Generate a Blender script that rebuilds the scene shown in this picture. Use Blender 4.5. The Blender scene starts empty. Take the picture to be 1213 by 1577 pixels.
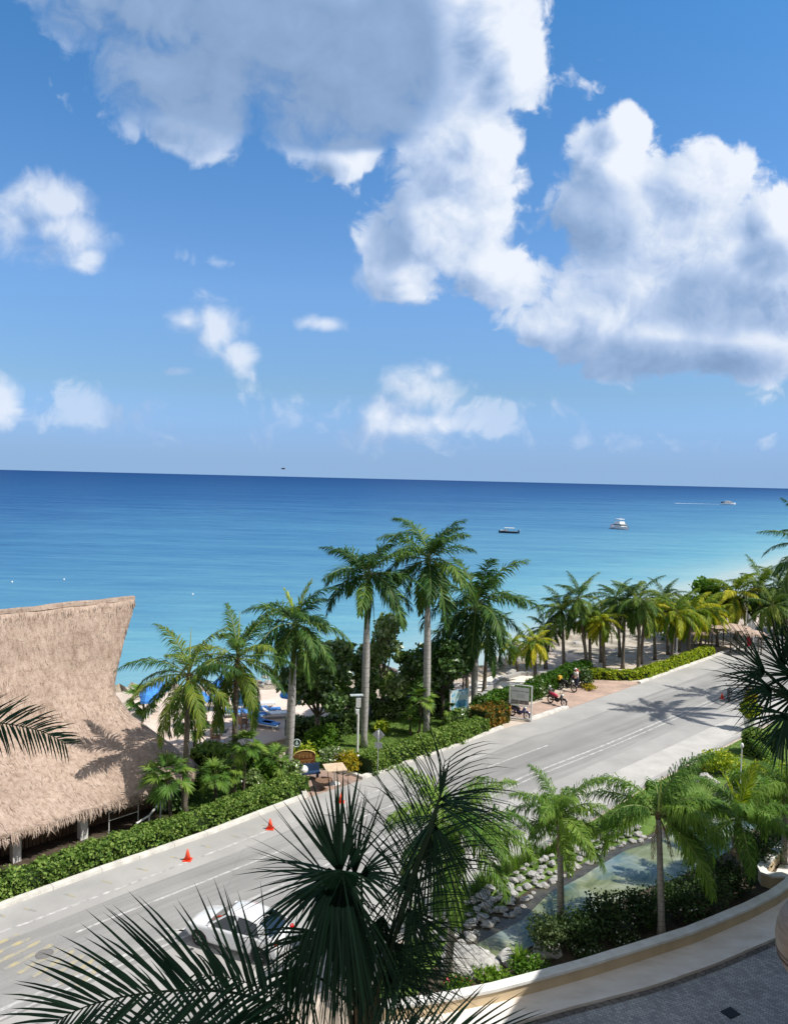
import bpy, math, random
import numpy as np
from mathutils import Vector
random.seed(7); RNG = np.random.default_rng(7)
PI = math.pi
sc = bpy.context.scene
COL = sc.collection
# ---------------------------------------------------------------- camera geometry
F, CXP, CYP, H = 1186.0, 606.5, 788.5, 17.0
ROLL, PITCH = math.radians(1.37), math.radians(2.46)
R_ = np.array([1.0, 0, 0]); U_ = np.array([0, math.sin(PITCH), math.cos(PITCH)]); FW = np.array([0, math.cos(PITCH), -math.sin(PITCH)])
CAMP = np.array([0, 0, H])
def ray(px, py):
    dx, dy = px - CXP, CYP - py
    X = dx * math.cos(ROLL) - dy * math.sin(ROLL); V = dx * math.sin(ROLL) + dy * math.cos(ROLL)
    return R_ * X + U_ * V + FW * F
def G(px, py, z=0.0):           # ground point seen at a place of the photograph
    d = ray(px, py); t = (z - H) / d[2]
    return CAMP + d * t
def D(px, py, y):               # point at distance y ahead
    d = ray(px, py); return CAMP + d * (y / d[1])
# ---------------------------------------------------------------- mesh helpers
def nrm(v):
    v = np.asarray(v, float); n = np.linalg.norm(v); return v / n if n > 1e-9 else v
class MB:
    def __init__(s): s.v = []; s.f = []; s.m = []
    def add(s, verts, faces, mi=0):
        o = len(s.v); s.v.extend([tuple(map(float, p)) for p in verts]); s.f.extend([tuple(i + o for i in f) for f in faces]); s.m.extend([mi] * len(faces)); return s
    def box(s, c, size, rz=0.0, mi=0, taper=1.0):
        x, y, z = [k / 2 for k in size]; ca, sa = math.cos(rz), math.sin(rz); vs = []
        for dz in (-z, z):
            k = taper if dz > 0 else 1
            for dx, dy in ((-x, -y), (x, -y), (x, y), (-x, y)):
                vs.append((c[0] + ca * dx * k - sa * dy * k, c[1] + sa * dx * k + ca * dy * k, c[2] + dz))
        return s.add(vs, [(3, 2, 1, 0), (4, 5, 6, 7), (0, 1, 5, 4), (1, 2, 6, 5), (2, 3, 7, 6), (3, 0, 4, 7)], mi)
    def bar(s, a, b, w, h, mi=0):       # box from a to b
        a = np.array(a, float); b = np.array(b, float); t = nrm(b - a); up = np.array([0, 0, 1.0])
        if abs(t[2]) > .95: up = np.array([1.0, 0, 0])
        sd = nrm(np.cross(t, up)); u2 = np.cross(sd, t); vs = []
        for p in (a, b):
            for i, j in ((-1, -1), (1, -1), (1, 1), (-1, 1)): vs.append(p + sd * i * w / 2 + u2 * j * h / 2)
        return s.add(vs, [(0, 1, 2, 3), (7, 6, 5, 4), (0, 4, 5, 1), (1, 5, 6, 2), (2, 6, 7, 3), (3, 7, 4, 0)], mi)
    def tube(s, pts, rad, n=8, mi=0, cap=True, wob=0.0):
        pts = [np.array(p, float) for p in pts]; k = len(pts)
        if not hasattr(rad, '__len__'): rad = [rad] * k
        vs = []
        ref = None
        for i, p in enumerate(pts):
            t = nrm(pts[min(i + 1, k - 1)] - pts[max(i - 1, 0)])
            if ref is None: ref = np.array([1.0, 0, 0]) if abs(t[0]) < .8 else np.array([0, 1.0, 0])
            a = nrm(ref - t * np.dot(ref, t)); b = np.cross(t, a); ref = a
            for j in range(n):
                q = 2 * PI * j / n; r = rad[i] * (1 + wob * (random.random() - .5))
                vs.append(p + a * math.cos(q) * r + b * math.sin(q) * r)
        fs = []
        for i in range(k - 1):
            for j in range(n):
                j2 = (j + 1) % n; fs.append((i * n + j, i * n + j2, (i + 1) * n + j2, (i + 1) * n + j))
        if cap:
            fs.append(tuple(range(n - 1, -1, -1))); fs.append(tuple((k - 1) * n + j for j in range(n)))
        return s.add(vs, fs, mi)
    def lathe(s, c, prof, n=24, mi=0, wob=0.0, ax=(0, 0, 1)):
        ax = nrm(ax); e = np.array([1.0, 0, 0]) if abs(ax[0]) < .8 else np.array([0, 1.0, 0])
        a = nrm(np.cross(ax, e)); b = np.cross(ax, a); c = np.array(c, float); vs = []; k = len(prof)
        for r, z in prof:
            for j in range(n):
                q = 2 * PI * j / n; rr = r * (1 + wob * (random.random() - .5))
                vs.append(c + a * math.cos(q) * rr + b * math.sin(q) * rr + ax * z)
        fs = []
        for i in range(k - 1):
            for j in range(n):
                j2 = (j + 1) % n; fs.append((i * n + j, i * n + j2, (i + 1) * n + j2, (i + 1) * n + j))
        fs.append(tuple(range(n - 1, -1, -1))); fs.append(tuple((k - 1) * n + j for j in range(n)))
        return s.add(vs, fs, mi)
    def prism(s, poly, z0, z1, mi=0):    # poly of (x,y), counterclockwise or not
        n = len(poly); A = sum(poly[i][0] * poly[(i + 1) % n][1] - poly[(i + 1) % n][0] * poly[i][1] for i in range(n))
        if A < 0: poly = poly[::-1]
        vs = [(p[0], p[1], z0) for p in poly] + [(p[0], p[1], z1) for p in poly]
        fs = [tuple(range(n - 1, -1, -1)), tuple(range(n, 2 * n))] + [(i, (i + 1) % n, n + (i + 1) % n, n + i) for i in range(n)]
        return s.add(vs, fs, mi)
    def torus(s, c, R, r, ax, n=20, m=8, mi=0):
        ax = nrm(ax); e = np.array([0, 0, 1.0]) if abs(ax[2]) < .8 else np.array([1.0, 0, 0])
        a = nrm(np.cross(ax, e)); b = np.cross(ax, a); c = np.array(c, float); vs = []
        for i in range(n):
            q = 2 * PI * i / n; rd = a * math.cos(q) + b * math.sin(q)
            for j in range(m):
                w = 2 * PI * j / m; vs.append(c + rd * (R + r * math.cos(w)) + ax * r * math.sin(w))
        fs = [(i * m + j, ((i + 1) % n) * m + j, ((i + 1) % n) * m + (j + 1) % m, i * m + (j + 1) % m) for i in range(n) for j in range(m)]
        return s.add(vs, fs, mi)
    def ball(s, c, r, n=10, m=7, mi=0):
        r = np.array(r if hasattr(r, '__len__') else (r, r, r), float); c = np.array(c, float)
        vs = []; fs = []
        for i in range(m + 1):
            t = PI * i / m
            for j in range(n):
                q = 2 * PI * j / n; vs.append(c + r * np.array([math.sin(t) * math.cos(q), math.sin(t) * math.sin(q), math.cos(t)]))
        for i in range(m):
            for j in range(n):
                j2 = (j + 1) % n; fs.append((i * n + j, (i + 1) * n + j, (i + 1) * n + j2, i * n + j2))
        return s.add(vs, fs, mi)
    def strips(s, P0, P1, P2, W, wid, mid=.8, mi=0):
        """many pointed leaf strips at once: base P0, middle P1, tip P2 (n,3), width dir W, widths"""
        P0, P1, P2, W = [np.asarray(a, float) for a in (P0, P1, P2, W)]; wid = np.asarray(wid).reshape(-1, 1) / 2
        o = len(s.v); n = len(P0)
        V = np.stack([P0 - W * wid * .55, P0 + W * wid * .55, P1 - W * wid * mid * 1.2, P1 + W * wid * mid * 1.2, P2], 1).reshape(-1, 3)
        s.v.extend(map(tuple, V.tolist()))
        for i in range(n):
            b = o + i * 5; s.f.append((b, b + 1, b + 3, b + 2)); s.f.append((b + 2, b + 3, b + 4))
        s.m.extend([mi] * (2 * n)); return s
    def curls(s, P0, D0, L, W, wid, droop, mi=0, k=4):
        """long pointed blades that bend down along their length"""
        P0, D0, W = [np.asarray(a, float) for a in (P0, D0, W)]; L = np.asarray(L).reshape(-1, 1); wid = np.asarray(wid).reshape(-1, 1) / 2; dr = np.asarray(droop).reshape(-1, 1)
        o = len(s.v); n = len(P0); p = P0.copy(); d = D0.copy(); rows = [p - W * wid * .5, p + W * wid * .5]
        for i in range(k):
            d = d + np.array([[0, 0, -1.0]]) * dr * (.25 + .75 * i / k) * (2.0 / k); d /= np.linalg.norm(d, axis=1)[:, None]; p = p + d * L / k
            if i < k - 1: w = wid * (1.0, .95, .7, .45)[min(3, int(4 * (i + 1) / k))]; rows += [p - W * w, p + W * w]
        rows.append(p); V = np.stack(rows, 1).reshape(-1, 3); m = 2 * k + 1; s.v.extend(map(tuple, V.tolist()))
        for i in range(n):
            b = o + i * m
            for q in range(k - 1): s.f.append((b + 2 * q, b + 2 * q + 1, b + 2 * q + 3, b + 2 * q + 2))
            s.f.append((b + 2 * k - 2, b + 2 * k - 1, b + 2 * k))
        s.m.extend([mi] * (n * k)); return s
    def mesh(s, name, mats, smooth=False, off=None):
        me = bpy.data.meshes.new(name)
        v = np.array(s.v, float)
        if off is not None: v = v - np.array(off, float)
        me.from_pydata(v.tolist(), [], s.f)
        for m in (mats if isinstance(mats, (list, tuple)) else [mats]): me.materials.append(m)
        if any(s.m): me.polygons.foreach_set('material_index', s.m)
        if smooth: me.polygons.foreach_set('use_smooth', [True] * len(me.polygons))
        me.update(); return me
def tag(o, label=None, cat=None, group=None, kind=None):
    if label: o['label'] = label
    if cat: o['category'] = cat
    if group: o['group'] = group
    if kind: o['kind'] = kind
    return o
def link(name, me, parent=None, loc=None):
    o = bpy.data.objects.new(name, me); COL.objects.link(o)
    if parent is not None: o.parent = parent
    if loc is not None: o.location = [float(k) for k in loc]
    return o
def thing(name, loc, label, cat, group=None, rz=0.0):
    o = bpy.data.objects.new(name, None); COL.objects.link(o); o.empty_display_size = .2
    o.location = [float(k) for k in loc]; o.rotation_euler = (0, 0, rz)
    return tag(o, label, cat, group)
def wpart(name, mb, mats, parent, smooth=False, label=None):     # part given in world coordinates under an unrotated thing
    root = parent
    off = np.zeros(3)
    while root is not None: off = off + np.array(root.location); root = root.parent
    o = link(name, mb.mesh(name, mats, smooth, off), parent)
    if label: o['label'] = label
    return o
def lpart(name, mb, mats, parent, smooth=False):                  # part given in its thing's own coordinates
    return link(name, mb.mesh(name, mats, smooth), parent)
def single(name, mb, mats, label, cat, group=None, smooth=False, base=None):
    v = np.array(mb.v); b = base if base is not None else (v[:, 0].mean(), v[:, 1].mean(), v[:, 2].min())
    o = link(name, mb.mesh(name, mats, smooth, b), None, b); return tag(o, label, cat, group)
def struct(name, mb, mats, smooth=False):
    return tag(link(name, mb.mesh(name, mats, smooth)), kind='structure')
# ---------------------------------------------------------------- materials
def newmat(name):
    m = bpy.data.materials.new(name); m.use_nodes = True; nt = m.node_tree
    b = nt.nodes['Principled BSDF']; return m, nt, b, nt.nodes.new, nt.links.new
def ramp(nt, fac, stops, interp='LINEAR'):
    r = nt.nodes.new('ShaderNodeValToRGB'); e = r.color_ramp; e.interpolation = interp
    while len(e.elements) < len(stops): e.elements.new(.5)
    for k, (p, c) in zip(e.elements, stops): k.position = p; k.color = (*c, 1)
    nt.links.new(fac, r.inputs[0]); return r.outputs[0]
def noise(nt, vec, scale, detail=4, rough=.55, dist=0):
    n = nt.nodes.new('ShaderNodeTexNoise'); n.inputs['Scale'].default_value = scale; n.inputs['Detail'].default_value = detail
    n.inputs['Roughness'].default_value = rough; n.inputs['Distortion'].default_value = dist
    if vec is not None: nt.links.new(vec, n.inputs['Vector'])
    return n.outputs['Fac']
def geo_pos(nt): return nt.nodes.new('ShaderNodeNewGeometry').outputs['Position']
def mapping(nt, vec, scale=(1, 1, 1), rot=(0, 0, 0), loc=(0, 0, 0)):
    m = nt.nodes.new('ShaderNodeMapping'); m.inputs['Scale'].default_value = scale; m.inputs['Rotation'].default_value = rot; m.inputs['Location'].default_value = loc
    nt.links.new(vec, m.inputs['Vector']); return m.outputs[0]
def mixc(nt, fac, a, b, mode='MIX'):
    m = nt.nodes.new('ShaderNodeMix'); m.data_type = 'RGBA'; m.blend_type = mode
    for sock, v in ((m.inputs[0], fac), (m.inputs[6], a), (m.inputs[7], b)):
        if isinstance(v, (int, float)): sock.default_value = v
        elif isinstance(v, tuple): sock.default_value = (*v, 1)
        else: nt.links.new(v, sock)
    return m.outputs[2]
def mth(nt, op, a, b=None, c=None, clamp=False):
    m = nt.nodes.new('ShaderNodeMath'); m.operation = op; m.use_clamp = clamp
    for i, v in enumerate((a, b, c)):
        if v is None: continue
        if isinstance(v, (int, float)): m.inputs[i].default_value = v
        else: nt.links.new(v, m.inputs[i])
    return m.outputs[0]
def bump(nt, b, h, strength, dist=.02):
    n = nt.nodes.new('ShaderNodeBump'); n.inputs['Strength'].default_value = strength; n.inputs['Distance'].default_value = dist
    nt.links.new(h, n.inputs['Height']); nt.links.new(n.outputs[0], b.inputs['Normal'])
def surf(name, stops, scale=3, rough=.8, bmp=.3, bscale=None, bdist=.02, stretch=None, spec=.3, detail=5, metal=0, obj=False):
    m, nt, b, N, L = newmat(name)
    p = N('ShaderNodeTexCoord').outputs['Object'] if obj else geo_pos(nt)
    if stretch: p = mapping(nt, p, *stretch)
    f = noise(nt, p, scale, detail, .6)
    L(ramp(nt, f, stops), b.inputs['Base Color'])
    b.inputs['Roughness'].default_value = rough; b.inputs['Specular IOR Level'].default_value = spec; b.inputs['Metallic'].default_value = metal
    if bmp: bump(nt, b, noise(nt, p, bscale or scale * 4, 4), bmp, bdist)
    return m
def plain(name, c, rough=.5, spec=.4, metal=0, var=.12, scale=6, coat=0):
    m, nt, b, N, L = newmat(name)
    f = noise(nt, N('ShaderNodeTexCoord').outputs['Object'], scale, 4)
    lo = tuple(k * (1 - var) for k in c); hi = tuple(min(1, k * (1 + var)) for k in c)
    L(ramp(nt, f, [(.3, lo), (.7, hi)]), b.inputs['Base Color'])
    b.inputs['Roughness'].default_value = rough; b.inputs['Specular IOR Level'].default_value = spec; b.inputs['Metallic'].default_value = metal
    b.inputs['Coat Weight'].default_value = coat
    return m
def leafmat(name, cols, trans=.3, rough=.55, spec=.2, objvar=.5, tcol=None):
    """cols: 3 colours from deep to young; every leaf island and every object picks its own mix"""
    m, nt, b, N, L = newmat(name)
    g = N('ShaderNodeNewGeometry'); oi = N('ShaderNodeObjectInfo')
    r = mth(nt, 'ADD', mth(nt, 'MULTIPLY', g.outputs['Random Per Island'], 1 - objvar), mth(nt, 'MULTIPLY', oi.outputs['Random'], objvar))
    c = ramp(nt, r, [(.12, cols[0]), (.5, cols[1]), (.9, cols[2])])
    L(c, b.inputs['Base Color']); b.inputs['Roughness'].default_value = rough; b.inputs['Specular IOR Level'].default_value = spec
    t = N('ShaderNodeBsdfTranslucent'); L(mixc(nt, 1.0, c, tcol or (1.25, 1.35, .55), 'MULTIPLY'), t.inputs[0])
    mx = N('ShaderNodeMixShader'); mx.inputs[0].default_value = trans
    L(b.outputs[0], mx.inputs[1]); L(t.outputs[0], mx.inputs[2]); L(mx.outputs[0], nt.nodes['Material Output'].inputs[0])
    return m
M = {}
M['royal'] = leafmat('royal_leaf', [(.018, .056, .012), (.04, .105, .02), (.14, .225, .04)], .28)
M['coco'] = leafmat('coconut_leaf', [(.02, .06, .012), (.055, .125, .018), (.24, .28, .036)], .3, objvar=.62)
M['coco_sun'] = leafmat('coconut_leaf_yellowing', [(.055, .12, .014), (.22, .3, .02), (.58, .5, .035)], .42, objvar=.7)
M['queen'] = leafmat('queen_palm_leaf', [(.055, .135, .024), (.13, .245, .042), (.27, .39, .07)], .38)
M['fanleaf'] = leafmat('fan_leaf', [(.04, .1, .015), (.085, .18, .025), (.2, .29, .045)], .3)
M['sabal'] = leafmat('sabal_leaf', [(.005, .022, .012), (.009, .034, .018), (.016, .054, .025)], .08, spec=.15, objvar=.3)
M['grape'] = leafmat('sea_grape_leaf', [(.04, .1, .025), (.1, .18, .04), (.27, .34, .14)], .22, .3, .8)
M['bush'] = leafmat('bush_leaf', [(.035, .1, .012), (.09, .19, .02), (.2, .31, .035)], .32)
M['hedge'] = leafmat('hedge_leaf', [(.07, .145, .025), (.16, .26, .05), (.29, .38, .1)], .3, objvar=.15)
M['lime'] = leafmat('lime_hedge_leaf', [(.13, .21, .014), (.29, .37, .025), (.48, .5, .04)], .33, objvar=.15)
M['grey_shrub'] = leafmat('pond_shrub_leaf', [(.025, .055, .018), (.05, .09, .03), (.11, .15, .06)], .25)
M['croton'] = leafmat('croton_leaf', [(.05, .09, .018), (.16, .12, .022), (.42, .19, .03)], .25, objvar=.2)
M['ygold'] = leafmat('golden_leaf', [(.16, .17, .015), (.34, .28, .02), (.5, .38, .03)], .3, objvar=.2)
M['dry'] = leafmat('dry_leaf', [(.14, .09, .045), (.22, .15, .08), (.32, .24, .14)], .15)
M['grass'] = leafmat('grass_blade', [(.04, .1, .015), (.08, .16, .025), (.16, .23, .05)], .3)
M['pinkfl'] = leafmat('pink_petal', [(.5, .06, .1), (.65, .12, .18), (.75, .3, .32)], .25)
M['whitefl'] = leafmat('white_petal', [(.6, .55, .5), (.75, .72, .7), (.8, .7, .68)], .25)
M['core'] = plain('dark_twigs', (.02, .035, .012), .9, .1)  # dark leaf green of the hedge core itself
M['royal_trunk'] = None
def trunkmat(name, c1, c2, ring, freq, var=.5):
    m, nt, b, N, L = newmat(name); tc = N('ShaderNodeTexCoord').outputs['Object']
    z = N('ShaderNodeSeparateXYZ'); L(tc, z.inputs[0])
    w = noise(nt, tc, 2.5, 4)
    k = mth(nt, 'FRACT', mth(nt, 'ADD', mth(nt, 'MULTIPLY', z.outputs[2], freq), mth(nt, 'MULTIPLY', w, 1.2)))
    rg = mth(nt, 'GREATER_THAN', mth(nt, 'ADD', k, mth(nt, 'MULTIPLY', noise(nt, tc, 9, 3), .2)), .96)
    c = ramp(nt, noise(nt, mapping(nt, tc, (6, 6, 1.2)), 1.2, 6, .65), [(.3, c1), (.7, c2)])
    c = mixc(nt, mth(nt, 'MULTIPLY', rg, var), c, ring); L(c, b.inputs['Base Color'])
    b.inputs['Roughness'].default_value = .85; b.inputs['Specular IOR Level'].default_value = .2
    bump(nt, b, mth(nt, 'ADD', k, noise(nt, tc, 30, 3)), .35, .02); return m
M['royal_trunk'] = trunkmat('royal_palm_trunk', (.26, .25, .24), (.46, .44, .42), (.16, .14, .12), 3.2, .6)
M['coco_trunk'] = trunkmat('coconut_trunk', (.09, .075, .06), (.22, .19, .155), (.06, .05, .04), 7)
M['queen_trunk'] = trunkmat('queen_palm_trunk', (.2, .18, .15), (.42, .39, .34), (.12, .1, .08), 5)
M['dark_trunk'] = trunkmat('fibrous_trunk', (.05, .04, .03), (.15, .12, .09), (.03, .025, .02), 9)
M['bark'] = surf('bark', [(.3, (.09, .075, .06)), (.7, (.2, .17, .14))], 5, .9, .6, 20, stretch=((1, 1, .3),))
M['shaft'] = surf('crownshaft', [(.3, (.045, .1, .03)), (.7, (.1, .17, .06))], 2, .45, .1)
M['boot'] = surf('leaf_base_fibre', [(.3, (.05, .035, .02)), (.7, (.17, .12, .07))], 9, .95, .6, 30)
M['rachis'] = plain('rachis', (.16, .2, .05), .5)
M['rachis_dark'] = plain('rachis_dark', (.014, .03, .014), .7, .15)
M['spear'] = plain('spear_leaf', (.35, .42, .09), .5)
# ---------------------------------------------------------------- camera, sun, sky
cam = bpy.data.cameras.new('camera'); co = bpy.data.objects.new('camera', cam); COL.objects.link(co)
rc = math.cos(ROLL) * R_ + math.sin(ROLL) * U_; uc = -math.sin(ROLL) * R_ + math.cos(ROLL) * U_
from mathutils import Matrix
co.matrix_world = Matrix(((rc[0], uc[0], -FW[0], 0), (rc[1], uc[1], -FW[1], 0), (rc[2], uc[2], -FW[2], H), (0, 0, 0, 1)))
cam.sensor_fit = 'VERTICAL'; cam.sensor_height = 24.0; cam.lens = F / 1577 * 24.0; cam.clip_start = .1; cam.clip_end = 200000
sc.camera = co
sc.render.resolution_x, sc.render.resolution_y = 787, 1024
SUN_EL, SUN_AZ = math.radians(54), math.radians(-11)       # azimuth from +X towards +Y
sd = np.array([math.cos(SUN_EL) * math.cos(SUN_AZ), math.cos(SUN_EL) * math.sin(SUN_AZ), math.sin(SUN_EL)])
sl = bpy.data.lights.new('sun', 'SUN'); sl.energy = 5.0; sl.angle = math.radians(.53); sl.color = (1, .955, .88)
so = bpy.data.objects.new('sun', sl); COL.objects.link(so)
so.rotation_euler = Vector((-sd).tolist()).to_track_quat('-Z', 'Y').to_euler(); so.location = (40, 10, 80)
sc.view_settings.view_transform = 'Standard'; sc.view_settings.look = 'None'; sc.view_settings.exposure = 0.22; sc.view_settings.gamma = 1
sc.cycles.max_bounces = 6; sc.cycles.diffuse_bounces = 3; sc.cycles.glossy_bounces = 3; sc.cycles.transmission_bounces = 4; sc.cycles.transparent_max_bounces = 6
sc.cycles.caustics_reflective = False; sc.cycles.caustics_refractive = False; sc.cycles.sample_clamp_indirect = 6
sc.cycles.use_denoising = True
def build_world():
    w = bpy.data.worlds.new('World'); sc.world = w; w.use_nodes = True; nt = w.node_tree; N = nt.nodes.new; L = nt.links.new
    bg = nt.nodes['Background']; bg.inputs['Strength'].default_value = .1
    w.cycles.sampling_method = 'MANUAL'; w.cycles.sample_map_resolution = 256
    sky = N('ShaderNodeTexSky'); sky.sky_type = 'NISHITA'; sky.sun_disc = False; sky.sun_elevation = SUN_EL
    sky.sun_rotation = PI / 2 - SUN_AZ; sky.altitude = 20; sky.air_density = 1.0; sky.dust_density = .6; sky.ozone_density = 2.2
    dirv = N('ShaderNodeTexCoord').outputs['Generated']
    sp = N('ShaderNodeSeparateXYZ'); L(dirv, sp.inputs[0])
    x, y, z = sp.outputs
    ys = mth(nt, 'MAXIMUM', y, .03)
    cb = N('ShaderNodeCombineXYZ'); L(mth(nt, 'DIVIDE', x, ys), cb.inputs[0]); L(mth(nt, 'DIVIDE', z, ys), cb.inputs[1]); uv = cb.outputs[0]
    def vm(op, a, b=None, c=None):
        n = N('ShaderNodeVectorMath'); n.operation = op
        for i, k in enumerate((a, b, c)):
            if k is None: continue
            if isinstance(k, tuple): n.inputs[i].default_value = k
            else: L(k, n.inputs[i])
        return n
    def blobs(vec, lst):
        acc = None
        for (px, py, rx, ry) in lst:
            d = ray(px, py); u, v = d[0] / d[1], d[2] / d[1]; sx, sy = F / rx, F / ry
            ln = vm('LENGTH', vm('MULTIPLY_ADD', vec, (sx, sy, 0), (-u * sx, -v * sy, 0)).outputs[0]).outputs['Value']
            if acc is None: acc = ln
            else:
                n = N('ShaderNodeMath'); n.operation = 'SMOOTH_MIN'; n.inputs[2].default_value = .25; L(acc, n.inputs[0]); L(ln, n.inputs[1]); acc = n.outputs[0]
        return mth(nt, 'SUBTRACT', 1.0, acc)
    big = [(250, 10, 190, 75), (420, 40, 280, 130), (330, 110, 150, 85), (540, 110, 240, 120), (300, 185, 100, 48), (640, 60, 200, 150),
           (765, 60, 85, 110), (800, 100, 50, 70), (700, 255, 112, 115), (750, 215, 65, 60), (690, 350, 115, 95), (745, 415, 105, 52), (640, 425, 60, 45), (545, 238, 55, 32),
           (968, 200, 34, 36), (950, 260, 80, 70), (1090, 285, 85, 60), (1190, 330, 70, 50), (945, 330, 95, 85), (1060, 390, 190, 125), (1200, 430, 150, 140), (1000, 440, 140, 90),
           (930, 485, 115, 60), (1030, 520, 170, 55), (1170, 530, 150, 55), (865, 500, 62, 32)]
    mid = [(75, 318, 78, 46), (90, 350, 70, 45), (125, 360, 50, 42), (20, 340, 55, 38), (140, 395, 25, 20), (335, 505, 42, 42), (288, 498, 45, 20), (365, 545, 28, 26),
           (500, 498, 34, 14), (655, 600, 62, 46), (672, 575, 30, 26), (585, 640, 32, 34), (640, 655, 70, 26), (2, 615, 32, 42)]
    low = [(200, 640, 330, 46), (700, 650, 260, 50), (1020, 680, 300, 22), (345, 405, 66, 20), (270, 572, 60, 9), (545, 430, 90, 40)]
    def detail(vec):
        nz = N('ShaderNodeTexNoise'); nz.noise_dimensions = '2D'; nz.inputs['Scale'].default_value = 11; nz.inputs['Detail'].default_value = 4; L(vec, nz.inputs['Vector'])
        wv = vm('ADD', vec, vm('MULTIPLY', vm('SUBTRACT', nz.outputs['Color'], (.5, .5, .5)).outputs[0], (.07, .07, 0)).outputs[0]).outputs[0]
        n1 = noise(nt, wv, 9, 8, .6); n1.node.noise_dimensions = '2D'
        acc = mth(nt, 'MULTIPLY', mth(nt, 'SUBTRACT', n1, .5), 1.9)
        for sc_, am_ in ((12, .42), (27, .26), (60, .14)):
            v = N('ShaderNodeTexVoronoi'); v.voronoi_dimensions = '2D'; v.feature = 'SMOOTH_F1'; v.inputs['Smoothness'].default_value = .25; v.inputs['Scale'].default_value = sc_; L(wv, v.inputs['Vector'])
            acc = mth(nt, 'ADD', acc, mth(nt, 'MULTIPLY', mth(nt, 'SUBTRACT', .45, v.outputs['Distance']), am_))
        return acc
    def field(vec, full=True):
        de = detail(vec)
        b = mth(nt, 'ADD', mth(nt, 'ADD', blobs(vec, big), .16), mth(nt, 'MULTIPLY', de, .9))
        m = mth(nt, 'ADD', mth(nt, 'ADD', blobs(vec, mid), .3), mth(nt, 'MULTIPLY', de, 1.15))
        return b, m, de
    b0, m0, d0 = field(uv)
    uv1 = vm('ADD', uv, (.034, .022, 0)).outputs[0]
    b1, m1, d1 = field(uv1)
    l0 = mth(nt, 'ADD', mth(nt, 'SUBTRACT', blobs(uv, low), .5), mth(nt, 'MULTIPLY', d0, 2.4))
    def sstep(v, a, b):
        n = N('ShaderNodeMapRange'); n.interpolation_type = 'SMOOTHSTEP'; n.inputs[1].default_value = a; n.inputs[2].default_value = b; L(v, n.inputs[0]); return n.outputs[0]
    deck = [(400, 95, 340, 150), (250, 10, 260, 90), (600, 90, 110, 140), (520, 200, 140, 40)]
    gd = sstep(mth(nt, 'ADD', blobs(uv, deck), mth(nt, 'MULTIPLY', d0, .22)), .0, .42)
    soft = sstep(b0, .0, .75); hard = sstep(b0, .0, .34)
    ab = mth(nt, 'ADD', mth(nt, 'MULTIPLY', soft, gd), mth(nt, 'MULTIPLY', hard, mth(nt, 'SUBTRACT', 1.0, gd)))
    am = mth(nt, 'MULTIPLY', sstep(m0, .0, 1.15), .78); al = mth(nt, 'MULTIPLY', sstep(l0, -.15, .85), .55)
    D0 = mth(nt, 'MAXIMUM', b0, mth(nt, 'MULTIPLY', m0, .8)); D1 = mth(nt, 'MAXIMUM', b1, mth(nt, 'MULTIPLY', m1, .8))
    lit = mth(nt, 'ADD', .6, mth(nt, 'MULTIPLY', mth(nt, 'SUBTRACT', D0, D1), .62), clamp=True)
    thin = sstep(D0, .75, .05)                                  # thin edges glow
    lit = mth(nt, 'ADD', lit, mth(nt, 'MULTIPLY', thin, .12), clamp=True)
    under = [(1030, 555, 220, 42), (900, 560, 120, 26), (860, 360, 50, 70), (930, 350, 55, 80), (1090, 470, 110, 70), (640, 480, 110, 22), (600, 340, 40, 90), (1180, 400, 60, 40)]
    gu = mth(nt, 'MULTIPLY', sstep(mth(nt, 'ADD', blobs(uv, under), mth(nt, 'MULTIPLY', d0, .5)), -.05, .6), .62)
    grey = mth(nt, 'MAXIMUM', gd, gu)
    lit = mth(nt, 'MULTIPLY', lit, mth(nt, 'SUBTRACT', 1.0, mth(nt, 'MULTIPLY', gu, .75)))
    dk = mth(nt, 'ADD', .07, mth(nt, 'MULTIPLY', d0, .12)); dm = mth(nt, 'MULTIPLY', gd, .9)
    lit = mth(nt, 'ADD', mth(nt, 'MULTIPLY', lit, mth(nt, 'SUBTRACT', 1.0, dm)), mth(nt, 'MULTIPLY', dk, dm), clamp=True)
    cc = ramp(nt, lit, [(.0, (.2, .315, .52)), (.25, (.3, .43, .66)), (.5, (.46, .58, .8)), (.72, (.64, .73, .88)), (.98, (.82, .87, .96))])
    ccol = vm('MULTIPLY', cc, (9.0, 9.0, 9.0)).outputs[0]
    # clear sky, a little deeper blue high up
    hz = N('ShaderNodeMapRange'); L(z, hz.inputs[0]); hz.inputs[1].default_value = 0; hz.inputs[2].default_value = 1.0
    skc = mixc(nt, 1.0, sky.outputs[0], ramp(nt, hz.outputs[0], SKYT), 'MULTIPLY')
    skc = mixc(nt, sstep(z, .11, -.005), skc, (2.5, 4.0, 6.25))
    lowc = (4.6, 5.8, 7.8)
    c = mixc(nt, al, skc, mixc(nt, .55, lowc, ccol))
    c = mixc(nt, am, c, ccol); c = mixc(nt, ab, c, ccol)
    fr = sstep(y, -.1, .12); sb = mixc(nt, .7, sky.outputs[0], (7.2, 7.2, 7.2)); c = mixc(nt, fr, sb, c)  # sky behind the view gets added bright grey to lift the shade
    up = sstep(z, -.02, 0.0); c = mixc(nt, up, (1.6, 2.4, 3.4), c)
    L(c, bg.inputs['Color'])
SKYT = [(0, (.52, .8, 1.55)), (.04, (.53, .8, 1.5)), (.11, (.66, .86, 1.1)), (.23, (.82, 1.1, 1.38)), (.55, (.47, 1.12, 1.5)), (.8, (1.0, 1.05, 1.05))]
build_world()
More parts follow.
